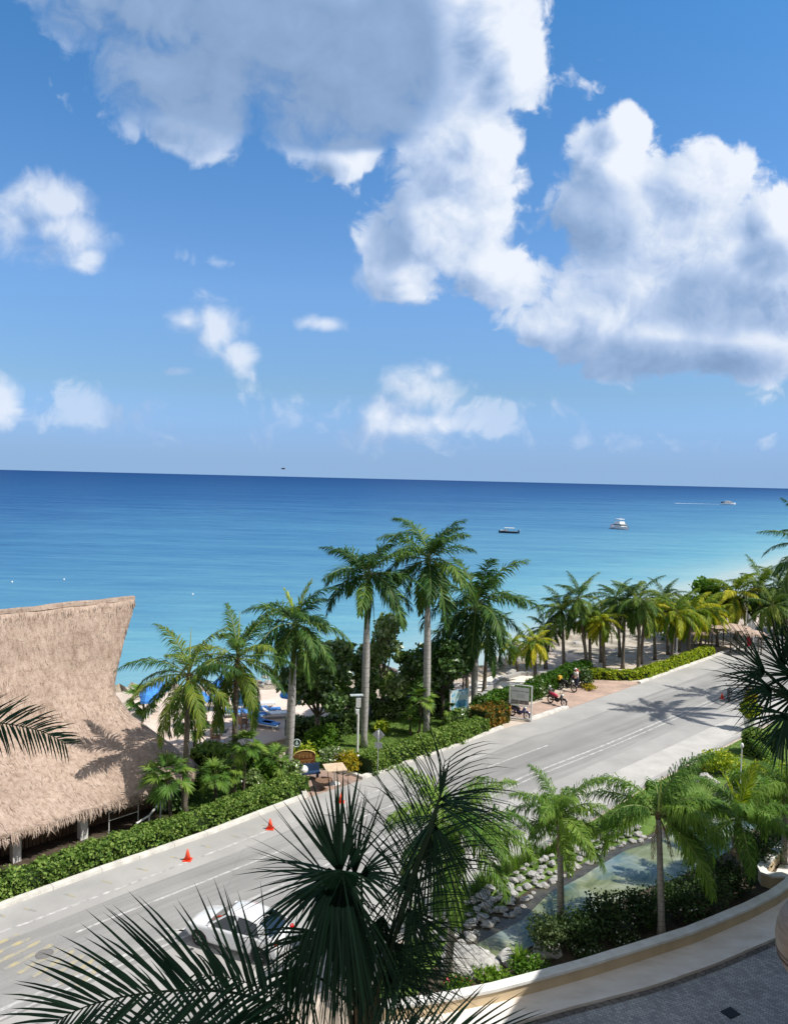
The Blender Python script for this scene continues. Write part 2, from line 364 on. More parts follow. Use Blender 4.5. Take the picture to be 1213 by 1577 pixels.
# ---------------------------------------------------------------- setting: shore frame, sea, ground
UD = nrm([.735, .678, 0]); ND = np.array([UD[1], -UD[0], 0])          # along the road; from the sea towards the road
SEA_Z = -.9
shore = [G(*p, SEA_Z) for p in ((-420, 1090), (-150, 1078), (60, 1068), (210, 1058), (330, 1062), (470, 1050), (590, 1042), (700, 1040), (757, 1028), (792, 1000), (850, 975), (905, 962), (960, 950), (1020, 940), (1090, 930), (1160, 921), (1250, 912), (1400, 900), (1700, 885))]
def sea_mat():
    m, nt, b, N, L = newmat('sea_water'); p = geo_pos(nt); s = N('ShaderNodeSeparateXYZ'); L(p, s.inputs[0])
    sx, sy, _ = s.outputs
    off = mth(nt, 'SUBTRACT', mth(nt, 'SUBTRACT', mth(nt, 'MULTIPLY', sy, .8), mth(nt, 'MULTIPLY', sx, 1.0)), 56)    # metres offshore
    big = noise(nt, mapping(nt, p, (.006, .02, 1)), 1.0, 4); med = noise(nt, mapping(nt, p, (.02, .09, 1)), 1.0, 5)
    q = mth(nt, 'LOGARITHM', mth(nt, 'MAXIMUM', off, 1.0), 10)
    q = mth(nt, 'ADD', q, mth(nt, 'ADD', mth(nt, 'MULTIPLY', mth(nt, 'SUBTRACT', big, .5), .55), mth(nt, 'MULTIPLY', mth(nt, 'SUBTRACT', med, .5), .7)))
    fine = noise(nt, mapping(nt, p, (.09, .4, 1)), 1.0, 6, .65); q = mth(nt, 'ADD', q, mth(nt, 'MULTIPLY', mth(nt, 'SUBTRACT', fine, .5), .95))
    qq = mth(nt, 'DIVIDE', q, 4.0, clamp=True)
    c = ramp(nt, qq, SEAC)
    L(c, b.inputs['Base Color']); b.inputs['Roughness'].default_value = .2; b.inputs['IOR'].default_value = 1.33; b.inputs['Specular IOR Level'].default_value = 0
    w1 = noise(nt, mapping(nt, p, (.5, 1.2, 1)), 1.0, 6, .6); w2 = noise(nt, mapping(nt, p, (.05, .16, 1)), 1.0, 4)
    bump(nt, b, mth(nt, 'ADD', mth(nt, 'MULTIPLY', w1, .35), mth(nt, 'MULTIPLY', w2, 2.0)), .55, .9)
    gl = N('ShaderNodeBsdfGlossy'); gl.inputs['Roughness'].default_value = .2; L(b.inputs['Normal'].links[0].from_socket, gl.inputs['Normal'])
    fr = N('ShaderNodeFresnel'); fr.inputs[0].default_value = 1.33; L(b.inputs['Normal'].links[0].from_socket, fr.inputs['Normal'])
    mx = N('ShaderNodeMixShader'); L(mth(nt, 'MINIMUM', mth(nt, 'MULTIPLY', fr.outputs[0], .3), .085), mx.inputs[0]); L(b.outputs[0], mx.inputs[1]); L(gl.outputs[0], mx.inputs[2]); L(mx.outputs[0], nt.nodes['Material Output'].inputs[0])
    return m
SEAC = [(0.0, (.3, .39, .4)), (.2, (.2, .35, .4)), (.35, (.11, .28, .37)), (.44, (.08, .22, .335)), (.55, (.05, .16, .295)), (.68, (.02, .085, .215)), (.82, (.01, .056, .165)), (1, (.006, .042, .145))]
mb = MB(); B = 60000
mb.add([(-B, -200, SEA_Z), (B, -200, SEA_Z), (B, B, SEA_Z), (-B, B, SEA_Z)], [(0, 1, 2, 3)])
struct('sea', mb, sea_mat())
def poly_sheet(name, pts, z, mat, smooth=False):
    mb = MB(); P = [(p[0], p[1]) for p in pts]
    n = len(P); A = sum(P[i][0] * P[(i + 1) % n][1] - P[(i + 1) % n][0] * P[i][1] for i in range(n))
    if A < 0: P = P[::-1]
    from mathutils.geometry import tessellate_polygon
    tr = tessellate_polygon([[Vector((x, y, 0)) for x, y in P]])
    fs = []
    for t in tr:
        a, b_, c = [P[i] for i in t]
        fs.append(tuple(t) if (b_[0] - a[0]) * (c[1] - a[1]) - (b_[1] - a[1]) * (c[0] - a[0]) > 0 else tuple(reversed(t)))
    mb.add([(x, y, z) for x, y in P], fs)
    return struct(name, mb, mat)
sandm = surf('sand', [(.25, (.34, .285, .22)), (.5, (.46, .4, .33)), (.75, (.58, .52, .44))], .9, .95, .5, 9, .05)
groundm = surf('sandy_ground', [(.3, (.26, .21, .165)), (.45, (.43, .36, .29)), (.7, (.56, .48, .41))], .5, .95, .4, 7, .04)
# land sheet: everything inland of the beach line
inl = [p + ND * 5.0 for p in shore]
back = [(300, 60), (300, -60), (-160, -60), (-160, inl[0][1])]
poly_sheet('ground', [(p[0], p[1]) for p in inl] + back, 0.0, groundm)
# rocky limestone beach shelf between land and water
mb = MB(); rows = [(5.2, -.004), (3.8, .0), (2.4, -.25), (1.0, -.6), (0, -.9), (-3, -1.4), (-12, -3)]; sh2 = []
for i in range(len(shore) - 1):
    for k in range(14): sh2.append(shore[i] + (shore[i + 1] - shore[i]) * k / 14)
sh2.append(shore[-1])
for i, p in enumerate(sh2):
    for j, (o, z) in enumerate(rows):
        q = p + ND * o; jit = 0 if j in (0,) else RNG.normal() * (.16 if 0 < j < 5 else .05)
        mb.v.append((q[0] + RNG.normal() * .25 * (j > 0), q[1] + RNG.normal() * .25 * (j > 0), z + jit))
k = len(rows)
for i in range(len(sh2) - 1):
    for j in range(k - 1): mb.f.append((i * k + j, i * k + j + 1, (i + 1) * k + j + 1, (i + 1) * k + j)); mb.m.append(0)
beachm = surf('limestone_shelf', [(.28, (.1, .085, .065)), (.45, (.3, .25, .19)), (.7, (.52, .47, .39))], .8, .95, .9, 3, .25, detail=8)
struct('beach', mb, beachm)
flat_a = [p + ND * 4.9 for p in shore[9:17]]; flat_b = [p + ND * (11 + 2.5 * math.sin(i * 2.1)) for i, p in enumerate(shore[9:17])]
poly_sheet('limestone_flat', flat_a + flat_b[::-1], .006, surf('weathered_flat_rock', [(.32, (.13, .115, .09)), (.46, (.27, .24, .19)), (.56, (.42, .37, .3)), (.72, (.55, .49, .42))], .45, .95, .8, 4, .1, detail=9))
# white foam where the water meets the rock
foamm = surf('foam', [(.4, (.45, .6, .6)), (.6, (.8, .85, .85))], 1.2, .6, .2)
# ---------------------------------------------------------------- road
kerbL = [G(*p) for p in ((-330, 1520), (0, 1402), (158, 1344), (320, 1288), (400, 1257), (476, 1228), (558, 1201), (640, 1172), (700, 1151), (776, 1122), (815, 1112), (876, 1091), (986, 1053), (1096, 1014), (1145, 994), (1213, 966), (1330, 925))]
edgeR = [G(*p) for p in ((-330, 1860), (300, 1640), (560, 1490), (680, 1405), (807, 1322), (908, 1264), (1000, 1208), (1086, 1164), (1140, 1136), (1213, 1100), (1330, 1050), (1500, 985))]
def roadmat():
    m, nt, b, N, L = newmat('sunbleached_asphalt'); p = geo_pos(nt)
    al = mapping(nt, p, (1, 1, 1), (0, 0, -math.atan2(UD[1], UD[0])))
    st = mapping(nt, al, (.035, 1.1, 1)); f1 = noise(nt, st, 1.0, 6, .62); f2 = noise(nt, p, .22, 5, .6); f3 = noise(nt, p, 14, 4, .7)
    f = mth(nt, 'ADD', mth(nt, 'ADD', mth(nt, 'MULTIPLY', f1, .6), mth(nt, 'MULTIPLY', f2, .3)), mth(nt, 'MULTIPLY', f3, .15))
    c = ramp(nt, f, [(.34, (.165, .163, .158)), (.48, (.24, .237, .23)), (.62, (.31, .305, .295))])
    # oil drips and repaired cracks
    st2 = noise(nt, mapping(nt, al, (.12, 1.6, 1)), 1.0, 3, .5)
    c = mixc(nt, mth(nt, 'MULTIPLY', ramp(nt, st2, [(.6, (0, 0, 0)), (.68, (1, 1, 1))]), .22), c, (.14, .14, .14))
    v = N('ShaderNodeTexVoronoi'); v.feature = 'DISTANCE_TO_EDGE'; v.inputs['Scale'].default_value = .16; v.inputs['Detail'].default_value = 2
    wz = N('ShaderNodeTexNoise'); wz.inputs['Scale'].default_value = .8; wz.inputs['Detail'].default_value = 5; L(p, wz.inputs['Vector'])
    L(mixc(nt, .35, p, wz.outputs['Color'], 'ADD'), v.inputs['Vector'])
    cr = ramp(nt, v.outputs['Distance'], [(.0, (1, 1, 1)), (.0035, (0, 0, 0))])
    c = mixc(nt, mth(nt, 'MULTIPLY', cr, .28), c, (.13, .13, .13))
    L(c, b.inputs['Base Color']); b.inputs['Roughness'].default_value = .9; b.inputs['Specular IOR Level'].default_value = .25
    bump(nt, b, noise(nt, p, 30, 3), .25, .01); return m
poly_sheet('road', kerbL + edgeR[::-1], .012, roadmat())
concrete = surf('kerb_concrete', [(.3, (.42, .4, .37)), (.5, (.56, .54, .5)), (.72, (.68, .66, .62))], 1.6, .9, .3, 14)
def offset_line(pts, o):
    out = []
    for i, p in enumerate(pts):
        t = nrm(pts[min(i + 1, len(pts) - 1)] - pts[max(i - 1, 0)]); n = np.array([-t[1], t[0], 0]); out.append(p + n * o)
    return out
def ribbon(mb, pts, w, z, mi=0):
    a = offset_line(pts, w / 2); b = offset_line(pts, -w / 2); o = len(mb.v)
    for p, q in zip(a, b): mb.v += [(p[0], p[1], z), (q[0], q[1], z)]
    for i in range(len(pts) - 1): mb.f.append((o + 2 * i, o + 2 * i + 1, o + 2 * i + 3, o + 2 * i + 2)); mb.m.append(mi)
def dens(pts, step=1.0):
    out = []
    for a, b in zip(pts[:-1], pts[1:]):
        k = max(1, int(np.linalg.norm(b - a) / step))
        out += [a + (b - a) * i / k for i in range(k)]
    return out + [pts[-1]]
def kerb(pts, w=.32, h=.16, side=1, mb=None):
    mb = mb or MB(); pts = dens(pts, 1.6); a = pts; b = offset_line(pts, w * side)
    for i in range(len(pts) - 1):
        j = (i + 1)
        e = (pts[j] - pts[i]) * .004; zz = h + RNG.normal() * .006
        A0, A1, B0, B1 = a[i] + e, a[j] - e, b[i] + e, b[j] - e
        vs = [(*A0[:2], -.05), (*A1[:2], -.05), (*B1[:2], -.05), (*B0[:2], -.05)]
        sh = (b[i] - a[i]) * .12
        vs += [(*(A0 + sh)[:2], zz), (*(A1 + sh)[:2], zz), (*B1[:2], zz), (*B0[:2], zz)]
        fs = [(3, 2, 1, 0), (4, 5, 6, 7), (0, 1, 5, 4), (1, 2, 6, 5), (2, 3, 7, 6), (3, 0, 4, 7)]
        if side < 0: fs = [tuple(reversed(f)) for f in fs]
        mb.add(vs, fs)
    return mb
mb = kerb(kerbL[0:6]); mb = kerb(kerbL[6:10], mb=mb); mb = kerb([kerbL[10], kerbL[11]], .4, .17, mb=mb); mb = kerb(kerbL[12:], mb=mb)
mb = kerb([G(476, 1228), G(468, 1212), G(455, 1203)], .3, .16, mb=mb); mb = kerb([G(558, 1201) , G(540, 1194), G(520, 1190)][::-1], .25, .15, mb=mb)
mb = kerb([G(818, 1111.5), G(782, 1107)][::-1], .18, .14, mb=mb)
struct('kerb', mb, concrete)
# paler concrete gutter strip and right-hand pavement strip
pavem = surf('pale_concrete', [(.3, (.29, .285, .275)), (.7, (.385, .375, .36))], .7, .92, .25, 10, stretch=((.5, .5, 1),))
mb = MB(); gut = dens(kerbL, 2.0); ribbon(mb, offset_line(gut, -1.12), 2.2, .0155); struct('parking_lane', mb, pavem)
RB = dens([G(*p) for p in ((-330, 1790), (0, 1640), (300, 1500), (560, 1385), (807, 1258), (937, 1200), (1040, 1152), (1110, 1118), (1213, 1072))], 2)
mb = MB(); ribbon(mb, RB, 3.6, .0155); struct('parking_bay', mb, pavem)
R2 = dens([G(*p) for p in ((380, 1572), (560, 1478), (680, 1398), (807, 1315), (908, 1256), (1000, 1200), (1086, 1157), (1140, 1129), (1213, 1094), (1330, 1044))], 2)
mb = MB(); ribbon(mb, offset_line(R2, .95), 1.9, .02); struct('pavement', mb, surf('pavement_concrete', [(.3, (.36, .35, .33)), (.7, (.48, .465, .44))], .8, .9, .2, 8))
whitep = surf('worn_white_paint', [(.38, (.29, .285, .275)), (.52, (.41, .405, .395)), (.7, (.55, .545, .53))], 3, .8, .1, detail=7)
yellowp = surf('worn_yellow_paint', [(.44, (.27, .265, .25)), (.56, (.36, .325, .22)), (.78, (.48, .39, .17))], 2.5, .8, .1, detail=7)
mb = MB()
def pl(*pp): return dens([G(*p) for p in pp], 2.5)
ribbon(mb, pl((-200, 1508), (47, 1420), (174, 1372), (320, 1316), (417, 1278), (525, 1238), (640, 1198), (740, 1164)), .13, .019)
ribbon(mb, pl((117, 1437), (158, 1420), (320, 1356), (437, 1309)), .12, .019)
ribbon(mb, pl((520, 1274), (640, 1226)), .12, .019)
ribbon(mb, pl((750, 1182), (843, 1148)), .12, .019)
for dd in (0, .42):
    ribbon(mb, [p + ND * dd for p in pl((-120, 1606), (0, 1557), (120, 1504), (295, 1427), (520, 1325), (810, 1195), (937, 1145), (1015, 1112), (1099, 1077), (1170, 1046))], .12 if dd else .16, .019)
ribbon(mb, pl((820, 1213), (960, 1228)), .1, .019); ribbon(mb, pl((690, 1262), (850, 1281)), .1, .019)
ribbon(mb, pl((330, 1440), (250, 1430)), .1, .019)
struct('road_markings', mb, whitep)
mb = MB()
for a, b in (((90, 580), (137, 592)), ((243, 527), (282, 538)), ((380, 477), (420, 487)), ((507, 430), (552, 440)), ((637, 387), (667, 394)), ((750, 345), (787, 353)), ((865, 308), (900, 317)), ((20, 612), (-22, 600)), ((975, 268), (1008, 276))):
    ribbon(mb, [G(a[0] / 2.426, 1160 + a[1] / 2.426), G(b[0] / 2.426, 1160 + b[1] / 2.426)], .1, .02)
struct('road_ticks', mb, yellowp)
mb = MB()
for i in range(9):
    for a, b in (((-60 + i * 22, 1478 + i * 5.5), (30 + i * 17, 1440 + i * 5)),):
        o = np.array([i * 2.0, 0])
        ribbon(mb, dens([G(*a), G(*b)], .8), .2, .02)
struct('hatched_box', mb, yellowp)
# brick bays, forecourt, lawns
def pavermat(name, cols, mort, bw=.22, bh=.11, rot=.6, sx=1, bs=.5):
    m, nt, b, N, L = newmat(name); p = geo_pos(nt)
    bt = N('ShaderNodeTexBrick'); bt.inputs['Scale'].default_value = 1; bt.inputs['Brick Width'].default_value = bw; bt.inputs['Row Height'].default_value = bh
    bt.inputs['Mortar Size'].default_value = bh * .1; bt.inputs['Mortar Smooth'].default_value = .2; bt.inputs['Bias'].default_value = 0
    L(mapping(nt, p, (1, 1, 1), (0, 0, rot)), bt.inputs['Vector'])
    bt.inputs['Color1'].default_value = (*cols[0], 1); bt.inputs['Color2'].default_value = (*cols[1], 1); bt.inputs['Mortar'].default_value = (*mort, 1)
    f = noise(nt, p, .6, 6, .6)
    L(mixc(nt, .75, bt.outputs['Color'], ramp(nt, f, [(.27, (.5, .5, .52)), (.5, (.9, .9, .9)), (.74, (1.22, 1.2, 1.16))]), 'MULTIPLY'), b.inputs['Base Color'])
    b.inputs['Roughness'].default_value = .88; bump(nt, b, bt.outputs['Fac'], -bs, .01); return m
bay = pavermat('brick_bay_paving', ((.42, .28, .22), (.5, .36, .29)), (.33, .27, .22))
poly_sheet('motorbike_bay', [G(*p) for p in ((783, 1106), (818, 1111), (876, 1091), (930, 1072), (986, 1052), (960, 1049), (905, 1047), (880, 1060), (845, 1075), (820, 1085), (770, 1082), (760, 1098))], .016, bay)
poly_sheet('brick_driveway', [G(*p) for p in ((470, 1232), (476, 1228), (558, 1201), (540, 1192), (520, 1188), (455, 1188), (430, 1200), (455, 1203))], .016, pavermat('reddish_paving', ((.3, .2, .16), (.38, .27, .22)), (.24, .19, .16)))
sanddk = surf('beach_club_sand', [(.3, (.55, .43, .36)), (.7, (.68, .57, .49))], .5, .95, .3, 6)
poly_sheet('beach_terrace', [G(*p) for p in ((120, 1110), (230, 1072), (420, 1062), (520, 1060), (520, 1110), (430, 1142), (335, 1166), (270, 1160))], .01, sanddk)
poly_sheet('beach_path', [G(*p) for p in ((700, 1062), (770, 1036), (850, 1032), (850, 1048), (800, 1062), (740, 1082), (700, 1085))], .01, surf('white_sand', [(.3, (.62, .56, .48)), (.7, (.75, .7, .62))], .7, .95, .25, 8))
lawnm = surf('lawn', [(.28, (.055, .1, .02)), (.5, (.1, .17, .03)), (.74, (.17, .24, .055))], 1.3, .95, .7, 40, .03, detail=8)
soilm = surf('planting_soil', [(.3, (.04, .032, .022)), (.7, (.1, .08, .055))], 2, .95, .8, 12, .05)
poly_sheet('garden_lawn', [G(*p) for p in ((180, 1330), (470, 1226), (455, 1203), (430, 1185), (430, 1142), (335, 1168), (280, 1165), (150, 1260))], .011, lawnm)
poly_sheet('palm_lawn', [G(*p) for p in ((520, 1186), (558, 1199), (640, 1170), (700, 1149), (776, 1120), (760, 1098), (700, 1085), (600, 1085), (500, 1110), (455, 1150), (450, 1180))], .011, lawnm)
edge2 = [G(*p) for p in ((680, 1412), (807, 1326), (908, 1267), (1000, 1211), (1086, 1167), (1140, 1139), (1213, 1103), (1330, 1053))]
poly_sheet('roadside_lawn', edge2 + [G(*p) for p in ((1330, 1130), (1213, 1190), (1120, 1215), (1000, 1285), (850, 1350), (700, 1440), (640, 1535), (560, 1545), (600, 1470))], .013, lawnm)
poly_sheet('garden_bed', [G(*p) for p in ((640, 1535), (700, 1440), (850, 1350), (1000, 1285), (1120, 1215), (1213, 1190), (1400, 1130), (1400, 1290), (1213, 1360), (1100, 1412), (1000, 1452), (900, 1481), (800, 1512), (690, 1545))], .009, soilm)
# ---------------------------------------------------------------- palms
def pinn(mb, rach, side0, n, leaf, wid, fwd, droop, vee=.25, plum=.0, start=.12, tip=.35, mi=0, rmi=1, rw=.035, seed=0, segdroop=1.0, peak=.4, hi=False, jit=.05):
    """feather leaf along the polyline rach (k,3): leaflets on both sides, drawn as pointed strips"""
    rg = np.random.default_rng(seed); rach = np.asarray(rach, float); k = len(rach)
    seg = np.linalg.norm(np.diff(rach, axis=0), axis=1); cum = np.concatenate([[0], np.cumsum(seg)]) ; cum /= cum[-1]
    P0, P1, P2, W, wd = [], [], [], [], []; DD, LL, RR = [], [], []
    gz = np.array([0, 0, -1.0])
    for i in range(n):
        for sgn in (-1, 1):
            t = start + (1 - start) * ((i + .5 + rg.uniform(-.35, .35)) / n); t = min(t, .999)
            p = np.array([np.interp(t, cum, rach[:, c]) for c in range(3)])
            q = np.array([np.interp(min(t + .04, 1), cum, rach[:, c]) for c in range(3)]); r = np.array([np.interp(max(t - .04, 0), cum, rach[:, c]) for c in range(3)])
            T = nrm(q - r); S = nrm(side0 - T * np.dot(side0, T)); Bn = np.cross(T, S)
            if Bn[2] < 0 and abs(T[2]) < .9: Bn = -Bn
            pr = .55 + .45 * min(1, (t - start) / max(peak - start, .01)) if t < peak else 1 - (1 - tip) * ((t - peak) / (1 - peak)) ** 1.6
            ll = leaf * pr * rg.uniform(.85, 1.12)
            ff = fwd * (1 + 1.3 * t * t) + rg.normal() * .08
            d = nrm(S * sgn + T * ff + Bn * (vee + plum * rg.uniform(-1, 1)) + rg.normal(0, jit, 3)); DD.append(d); LL.append(ll)
            dr = droop * rg.uniform(.6, 1.4); RR.append(dr)
            d1 = nrm(d + gz * dr * .35); d2 = nrm(d1 + gz * dr * segdroop)
            P0.append(p); P1.append(p + d1 * ll * .5); P2.append(p + d1 * ll * .5 + d2 * ll * .5)
            w = np.cross(d1, Bn + rg.normal(0, .25, 3)); W.append(nrm(w)); wd.append(wid * (.6 + .4 * pr))
    if hi: mb.curls(P0, DD, LL, W, wd, RR, mi)
    else: mb.strips(P0, P1, P2, W, wd, mi=mi)
    mb.tube(rach, [rw * (1 - .85 * c) for c in cum], 5, rmi)
    return mb
def fan(mb, hub, axis, normal, R, spread, n, wid, droop=.3, fuse=.35, mi=0, rmi=1, seed=0, base=None, cup=.25, tipvar=.18, rw=.02, costa=0.0, hi=False):
    rg = np.random.default_rng(seed); hub = np.array(hub, float); A = nrm(axis); Nn = nrm(normal - A * np.dot(normal, A)); S = np.cross(Nn, A); gz = np.array([0, 0, -1.0])
    P0, P1, P2, W, wd = [], [], [], [], []; DD, LL, RR = [], [], []
    for i in range(n):
        q = spread * (2 * (i + .5) / n - 1) + rg.normal() * .02
        d = nrm(A * math.cos(q) + S * math.sin(q) + Nn * cup * abs(math.sin(q)) + rg.normal(0, .035, 3))
        ll = R * (1 - .28 * (abs(q) / PI) ** 2) * rg.uniform(1 - tipvar, 1 + tipvar * .6)
        dr = droop * rg.uniform(.6, 1.5); o = hub + A * costa * math.cos(q / 2) * (1 - abs(q) / PI)
        d2 = nrm(d + gz * dr); DD.append(d); LL.append(ll); RR.append(dr)
        P0.append(o); P1.append(o + d * ll * .55); P2.append(o + d * ll * .55 + d2 * ll * .45)
        w = np.cross(d, Nn + rg.normal(0, .3, 3)); W.append(nrm(w)); wd.append(wid * rg.uniform(.8, 1.2))
    if hi: mb.curls(P0, DD, LL, W, wd, RR, mi)
    else: mb.strips(P0, P1, P2, W, wd, mi=mi, mid=1.0)
    if fuse > 0:            # fused pleated blade round the hub
        vs = [hub]; 
        for i in range(n * 2 + 1):
            q = spread * (2 * i / (n * 2) - 1); d = A * math.cos(q) + S * math.sin(q) + Nn * cup * abs(math.sin(q))
            vs.append(hub + A * costa * math.cos(q / 2) * (1 - abs(q) / PI) * .8 + d * R * fuse * (.94 if i % 2 else 1.06) + Nn * R * .012 * (1 if i % 2 else -1))
        mb.add(vs, [(0, i + 1, i + 2) for i in range(n * 2)], mi)
    if base is not None:
        b = np.array(base, float); mid = (b + hub) / 2 + np.array([0, 0, .06 * np.linalg.norm(hub - b)])
        mb.tube([b, mid, hub], [rw * 1.3, rw, rw * .8], 5, rmi)
    return mb
def arc(L, e0, bend, k=10, sway=0.0, pw=1.25):
    pts = [np.zeros(3)]
    for i in range(k):
        t = (i + .5) / k; e = e0 - bend * t ** pw
        pts.append(pts[-1] + np.array([math.cos(e) * math.cos(sway * t), math.sin(sway * t) * math.cos(e), math.sin(e)]) * L / k)
    return np.array(pts)
SP = {}
def species(name, leafm, elevs, L, n, leaf, wid, fwd, droop, bend, vee, plum, start=.12, tip=.35, rm=None, var=2, segdroop=1.0, rw=.035, jit=.05):
    lib = []
    for i, e in enumerate(elevs):
        for v in range(var):
            mb = MB(); ed = math.radians(e); s = 100 * i + v + sum(map(ord, name))
            bd = bend[0] + (bend[1] - bend[0]) * max(0, math.sin(ed)) if e > 0 else bend[0] * .7
            bd *= (.85 + .3 * v)
            pinn(mb, arc(L, ed, bd, sway=(-.18, .2)[v % 2]), np.array([0, 1.0, 0]), n, leaf, wid, fwd, droop, vee, plum, start, tip, seed=s, segdroop=segdroop, rw=rw, jit=jit)
            lib.append((e, mb.mesh('frond', [M[leafm], rm or M['rachis']])))
    SP[name] = lib
species('royal', 'royal', (76, 54, 34, 14, -14, -45), 3.3, 70, .92, .074, .75, .6, (1.45, 1.2), .1, .7, start=.13, jit=.12)
species('coco', 'coco', (78, 58, 38, 18, -8, -40), 3.5, 60, .92, .064, .8, .8, (1.35, 1.0), .22, .25, start=.15, segdroop=1.3, jit=.12)
species('coco_sun', 'coco_sun', (78, 55, 32, 10, -18, -48), 3.4, 52, .92, .085, .8, .95, (1.5, 1.2), .2, .25, start=.15, segdroop=1.3, jit=.13)
species('queen', 'queen', (78, 58, 38, 15, -10), 3.0, 115, .85, .042, .6, .95, (1.5, 1.4), .1, .75, start=.13, segdroop=1.9, jit=.16)
def palm(name, sp, base, crown, label, cat='palm tree', group=None, n=16, scale=1.0, rad=(.22, .15), trunk='coco_trunk', shaft=0.0, emax=78, emin=-42, az0=0.0, spear=.9, lean=None, ring_n=10, skirt=0, seed=0, azs=None, young=None, hang=0):
    rg = random.Random(seed + int(abs(base[0]) * 100)); b = np.array(base, float); c = np.array(crown, float)
    t = thing(name, b, label, cat, group); v = c - b; h = np.linalg.norm(v)
    mid = b + v * .5 + np.array([-v[1], v[0], 0]) * .0 + np.array([v[0], v[1], 0]) * -.12
    def pt(s): return b * (1 - s) ** 2 + 2 * mid * s * (1 - s) + c * s * s - b
    top = 1 - shaft / h if shaft else 1.0
    mb = MB(); ks = 12
    if trunk == 'royal_trunk': rr = [rad[0] * (1.25 if s < .04 else (.9 + .28 * math.sin(PI * min(1, s * 1.15)) )) * (1 - .28 * max(0, s - .6)) for s in [i / ks for i in range(ks + 1)]]
    else: rr = [rad[0] * (1.45 if i == 0 else (1.1 if i == 1 else 1)) * (1 - i / ks) + rad[1] * (i / ks) for i in range(ks + 1)]
    mb.tube([pt(top * i / ks) - (np.array([0, 0, .1]) if i == 0 else 0) for i in range(ks + 1)], rr, ring_n)
    lpart('trunk', mb, M[trunk], t, True)
    if shaft:
        mb = MB(); mb.tube([pt(top + (1 - top) * q) for q in (0, .08, .3, .7, 1)], [rr[-1] * k for k in (1.0, 1.22, 1.15, .8, .5)], ring_n); lpart('crownshaft', mb, M['shaft'], t, True)
    cl = c - b; mb = MB(); r0 = rr[-1]
    mb.ball(cl + np.array([0, 0, -.05]), (r0 * 1.25, r0 * 1.25, r0 * 1.9), 8, 6)
    for i in range(8): 
        q = rg.random() * 6.28; mb.tube([cl + np.array([0, 0, -r0 * 1.5]), cl + np.array([math.cos(q) * r0 * 1.6, math.sin(q) * r0 * 1.6, r0 * .4])], [r0 * .45, r0 * .15], 5)
    cr = link('crown', mb.mesh('crown', M['boot'] if not shaft else M['shaft'], True, cl), t, cl)
    if spear:
        s = MB(); s.tube([(0, 0, 0), (.03, .02, spear * scale * .6), (.08, .04, spear * scale * 1.25)], [.045, .04, .008], 5); lpart('spear_leaf', s, M['spear'], cr)
    lib = SP[sp]
    for i in range(n):
        q = i / max(1, n - 1); e = emax + (emin - emax) * q ** .9 + rg.uniform(-7, 7)
        best = sorted(lib, key=lambda k: abs(k[0] - e))[:2]; me = rg.choice(best)[1]
        o = link('frond', me, cr); a = (az0 + i * 2.39996 + rg.uniform(-.25, .25)) if azs is None else azs[i % len(azs)] + rg.uniform(-.15, .15)
        o.rotation_euler = (rg.uniform(-.12, .12), rg.uniform(-.1, .1), a); s = scale * rg.uniform(.88, 1.1); o.scale = (s, s, s)
    if young: o = link('young_frond', young, cr); o.rotation_euler = (0, 0, .4); o.scale = (scale,) * 3; o2 = link('young_frond', young, cr); o2.rotation_euler = (0, 0, 2.9); o2.scale = (scale * .8,) * 3
    for i in range(hang): o = link('hanging_frond', SP['hang'][i % 2][1], cr, (.1, 0, -.2)); o.rotation_euler = (0, 0, -2.0 + i * .8); o.scale = (1.0 - .1 * i,) * 3
    for i in range(skirt):          # dead brown fronds under the crown
        o = link('dead_frond', SP['dead'][i % len(SP['dead'])][1], cr); o.rotation_euler = (0, 0, rg.random() * 6.28); o.scale = (scale * .8,) * 3
    return t
species('hang', 'royal', (-78, -84), 3.1, 50, .5, .05, 1.2, .9, (.25, .2), .1, .5, start=.12, var=1)
species('dead', 'dry', (-62, -75), 2.0, 16, .45, .04, .6, 1.2, (.4, .3), .1, .2, start=.2, rm=M['dry'], var=1)
mbY = MB(); pinn(mbY, arc(2.6, 1.45, .5), np.array([0, 1.0, 0]), 50, .7, .075, 1.0, .2, .1, .4, .15, seed=5); YOUNG = mbY.mesh('young_frond', [M['lime'], M['spear']])
def zup(p, py_top, px=None):      # point straight above ground point p that is seen at picture row py_top
    px0 = px if px is not None else CXP + p[0] / p[1] * F
    q = D(px0, py_top, p[1]); return q
RG = 'tall royal palms in the hedge garden by the road'
for (bx, by, cx, cy, lab, n, sc_, kw) in (
    (444, 1188, 455, 962, 'royal palm right behind the round-topped wooden sign, one bright young frond on top', 16, .92, dict(rad=(.21, .18), emin=-60, young=YOUNG)),
    (560, 1151, 567, 886, 'royal palm beside the white lamp pole, white tag on its trunk, dead frond hanging beneath', 14, .92, dict(rad=(.21, .18), emin=-32)),
    (656, 1131, 659, 862, 'tallest royal palm, smooth pale grey trunk standing clear against the sea', 15, .98, dict(rad=(.21, .18), emin=-40)),
    (729, 1100, 733, 932, 'royal palm with dark lower trunk between the blue map board and the palm hedge', 17, 1.12, dict(rad=(.215, .18), emin=-60))):
    b = G(bx, by); c = D(cx, cy, b[1]); palm('royal_palm', 'royal', b, c, lab, group=RG, n=n + 5, scale=sc_ * (1.32 if bx > 500 else 1.12), trunk='royal_trunk', shaft=1.5, seed=bx, spear=1.0, hang=(4 if bx == 560 else 1), **kw)
